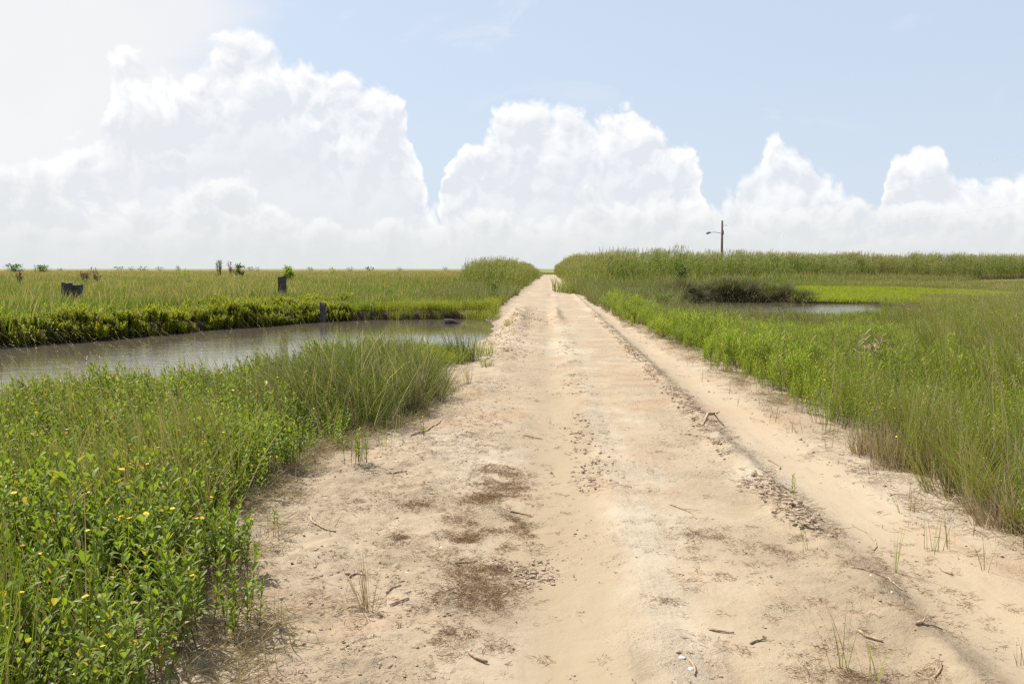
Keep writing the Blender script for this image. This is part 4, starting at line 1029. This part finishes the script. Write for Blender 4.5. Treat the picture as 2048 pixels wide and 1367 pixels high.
# dead weeds and bare twigs
def weed(px, pbot, ptop, d, wpx, lab, seed, mat=M_RED, n=9):
    random.seed(seed); w = wpx*d/FPX; c = PD(px, pbot, d); zt = PD(px, ptop, d)[2]; c[2] = float(H(np.array([c[0]]), np.array([c[1]]))[0]); h = zt-c[2]; b = MB()
    for k in range(n):
        a = rnd(0, 6.28); q = w*.5*rnd(.1, 1); hh = h*rnd(.55, 1)
        pts = [(q*.3*math.cos(a), q*.3*math.sin(a), -.05), (q*.6*math.cos(a), q*.6*math.sin(a), hh*.55), (q*math.cos(a), q*math.sin(a), hh)]
        b.tube(pts, [.00026*d, .0002*d, .0001*d], 4, 0, .5, False)
        for j in range(12):
            u = rnd(.6, 1); p = np.array(pts[1])*(1-u)*2+np.array(pts[2])*(2*u-1) if u > .5 else np.array(pts[1])
            b.leaf(p, (rnd(-1, 1), rnd(-1, 1), rnd(0, 1.5)), h*.16, h*.035, 0, rnd(0, 1))
    tag(link('dead_weed', b.mesh('dead_weed', [mat]), loc=(c[0], c[1], c[2])), lab, 'weed', 'dry weeds in the meadow')
weed(172, 547, 530, 62, 26, 'red-brown dead weed standing above the two joined posts', 1)
weed(193, 549, 536, 62, 18, 'smaller red-brown weed right of the taller one', 2)
weed(36, 552, 537, 62, 22, 'red-brown dead weeds at the far left of the meadow', 3)
weed(440, 541, 522, 105, 22, 'dark spiky weed leftmost of the horizon thicket', 4, M_SHRUB, 12)
weed(462, 541, 522, 105, 16, 'thin bare twigs between the spiky weed and the round shrub', 5, M_RED, 7)
weed(1745, 700, 640, 12.5, 60, 'dry bleached weed stalks in the right verge', 6, M_DRY, 6)
weed(1480, 690, 668, 16, 20, 'small bleached weed near the middle of the right verge', 7, M_DRY, 5)

# utility pole with street lamp
d = 131.0; top = PD(1444.5, 441, d); bx, by = PD(1442, 520, d)[:2]
root = empty('utility_pole', (bx, by, -.2)); tag(root, 'tall dark wooden utility pole with a street lamp arm behind the reeds', 'utility pole')
def L_(p): return np.array(p)-np.array([bx, by, -.2])
b = MB(); b.tube([L_((bx, by, -.2)), L_((bx+.1, by, 4)), L_((top[0], by, top[2]))], [.20, .18, .14], 10, 0, .5); link('pole', b.mesh('pole', [M_POLE], True), root)
def pp(px, py, dy=0): q = PD(px, py, d); return L_((q[0], by+dy, q[2]))
b = MB(); b.tube([pp(1443.5, 467), pp(1436, 465), pp(1428, 464.2), pp(1421, 464.8)], [.045, .045, .04, .035], 6, 0, .5); arm = link('lamp_arm', b.mesh('lamp_arm', [M_METAL], True), root)
b = MB(); b.tube([pp(1422, 464.6), pp(1419, 465), pp(1415.5, 466), pp(1412.5, 466.3)], [.06, .13, .19, .12], 8, 0, .5); link('lamp_head', b.mesh('lamp_head', [M_METAL], True), root)
b = MB(); b.tube([pp(1445.3, 460), pp(1445.6, 463), pp(1445.6, 468), pp(1445.0, 470)], [.10, .17, .17, .10], 8, 0, .5); link('junction_box', b.mesh('junction_box', [M_METAL], True), root)
b = MB(); b.tube([pp(1444.5, 450.6), pp(1455, 450.8)], [.03, .025], 6, 0, .5); link('bracket', b.mesh('bracket', [M_METAL], True), root)
for (z0, zm, z1, lab) in ((8.2, 7.75, 9.6, 'upper thin power line running from the pole top off to the right'), (6.9, 5.1, 6.9, 'lower sagging power line running from the pole off to the right')):
    b = MB(); pts = []
    for k in range(41):
        u = k/40; z = z0*(1-u)+z1*u-4*u*(1-u)*((z0+z1)/2-zm)
        pts.append((bx+.2+(25.6-bx)*u, by+(-6-by)*u, z))
    b.tube(pts, .007, 5, 0, .5); tag(link('power_line', b.mesh('power_line', [M_WIRE], True)), lab, 'power line', 'power lines')
# bird
c = PD(1567, 473, 150); b = MB()
b.tube([(-.16, 0, 0), (-.05, 0, .01), (.08, 0, 0), (.2, 0, .0)], [.02, .055, .05, .015], 8, 0, .5)
for s in (-1, 1): b.add([(-.06, 0, .02), (.08, 0, .02), (.02, s*.22, .09), (-.07, s*.42, .03), (-.1, s*.20, .07)], [(0, 1, 2, 4), (4, 2, 3)])
o = link('bird', b.mesh('bird', [M_BIRD]), loc=tuple(c)); o.rotation_euler = (0, 0, 1.3); tag(o, 'small bird gliding above the reeds, right of the utility pole', 'bird')
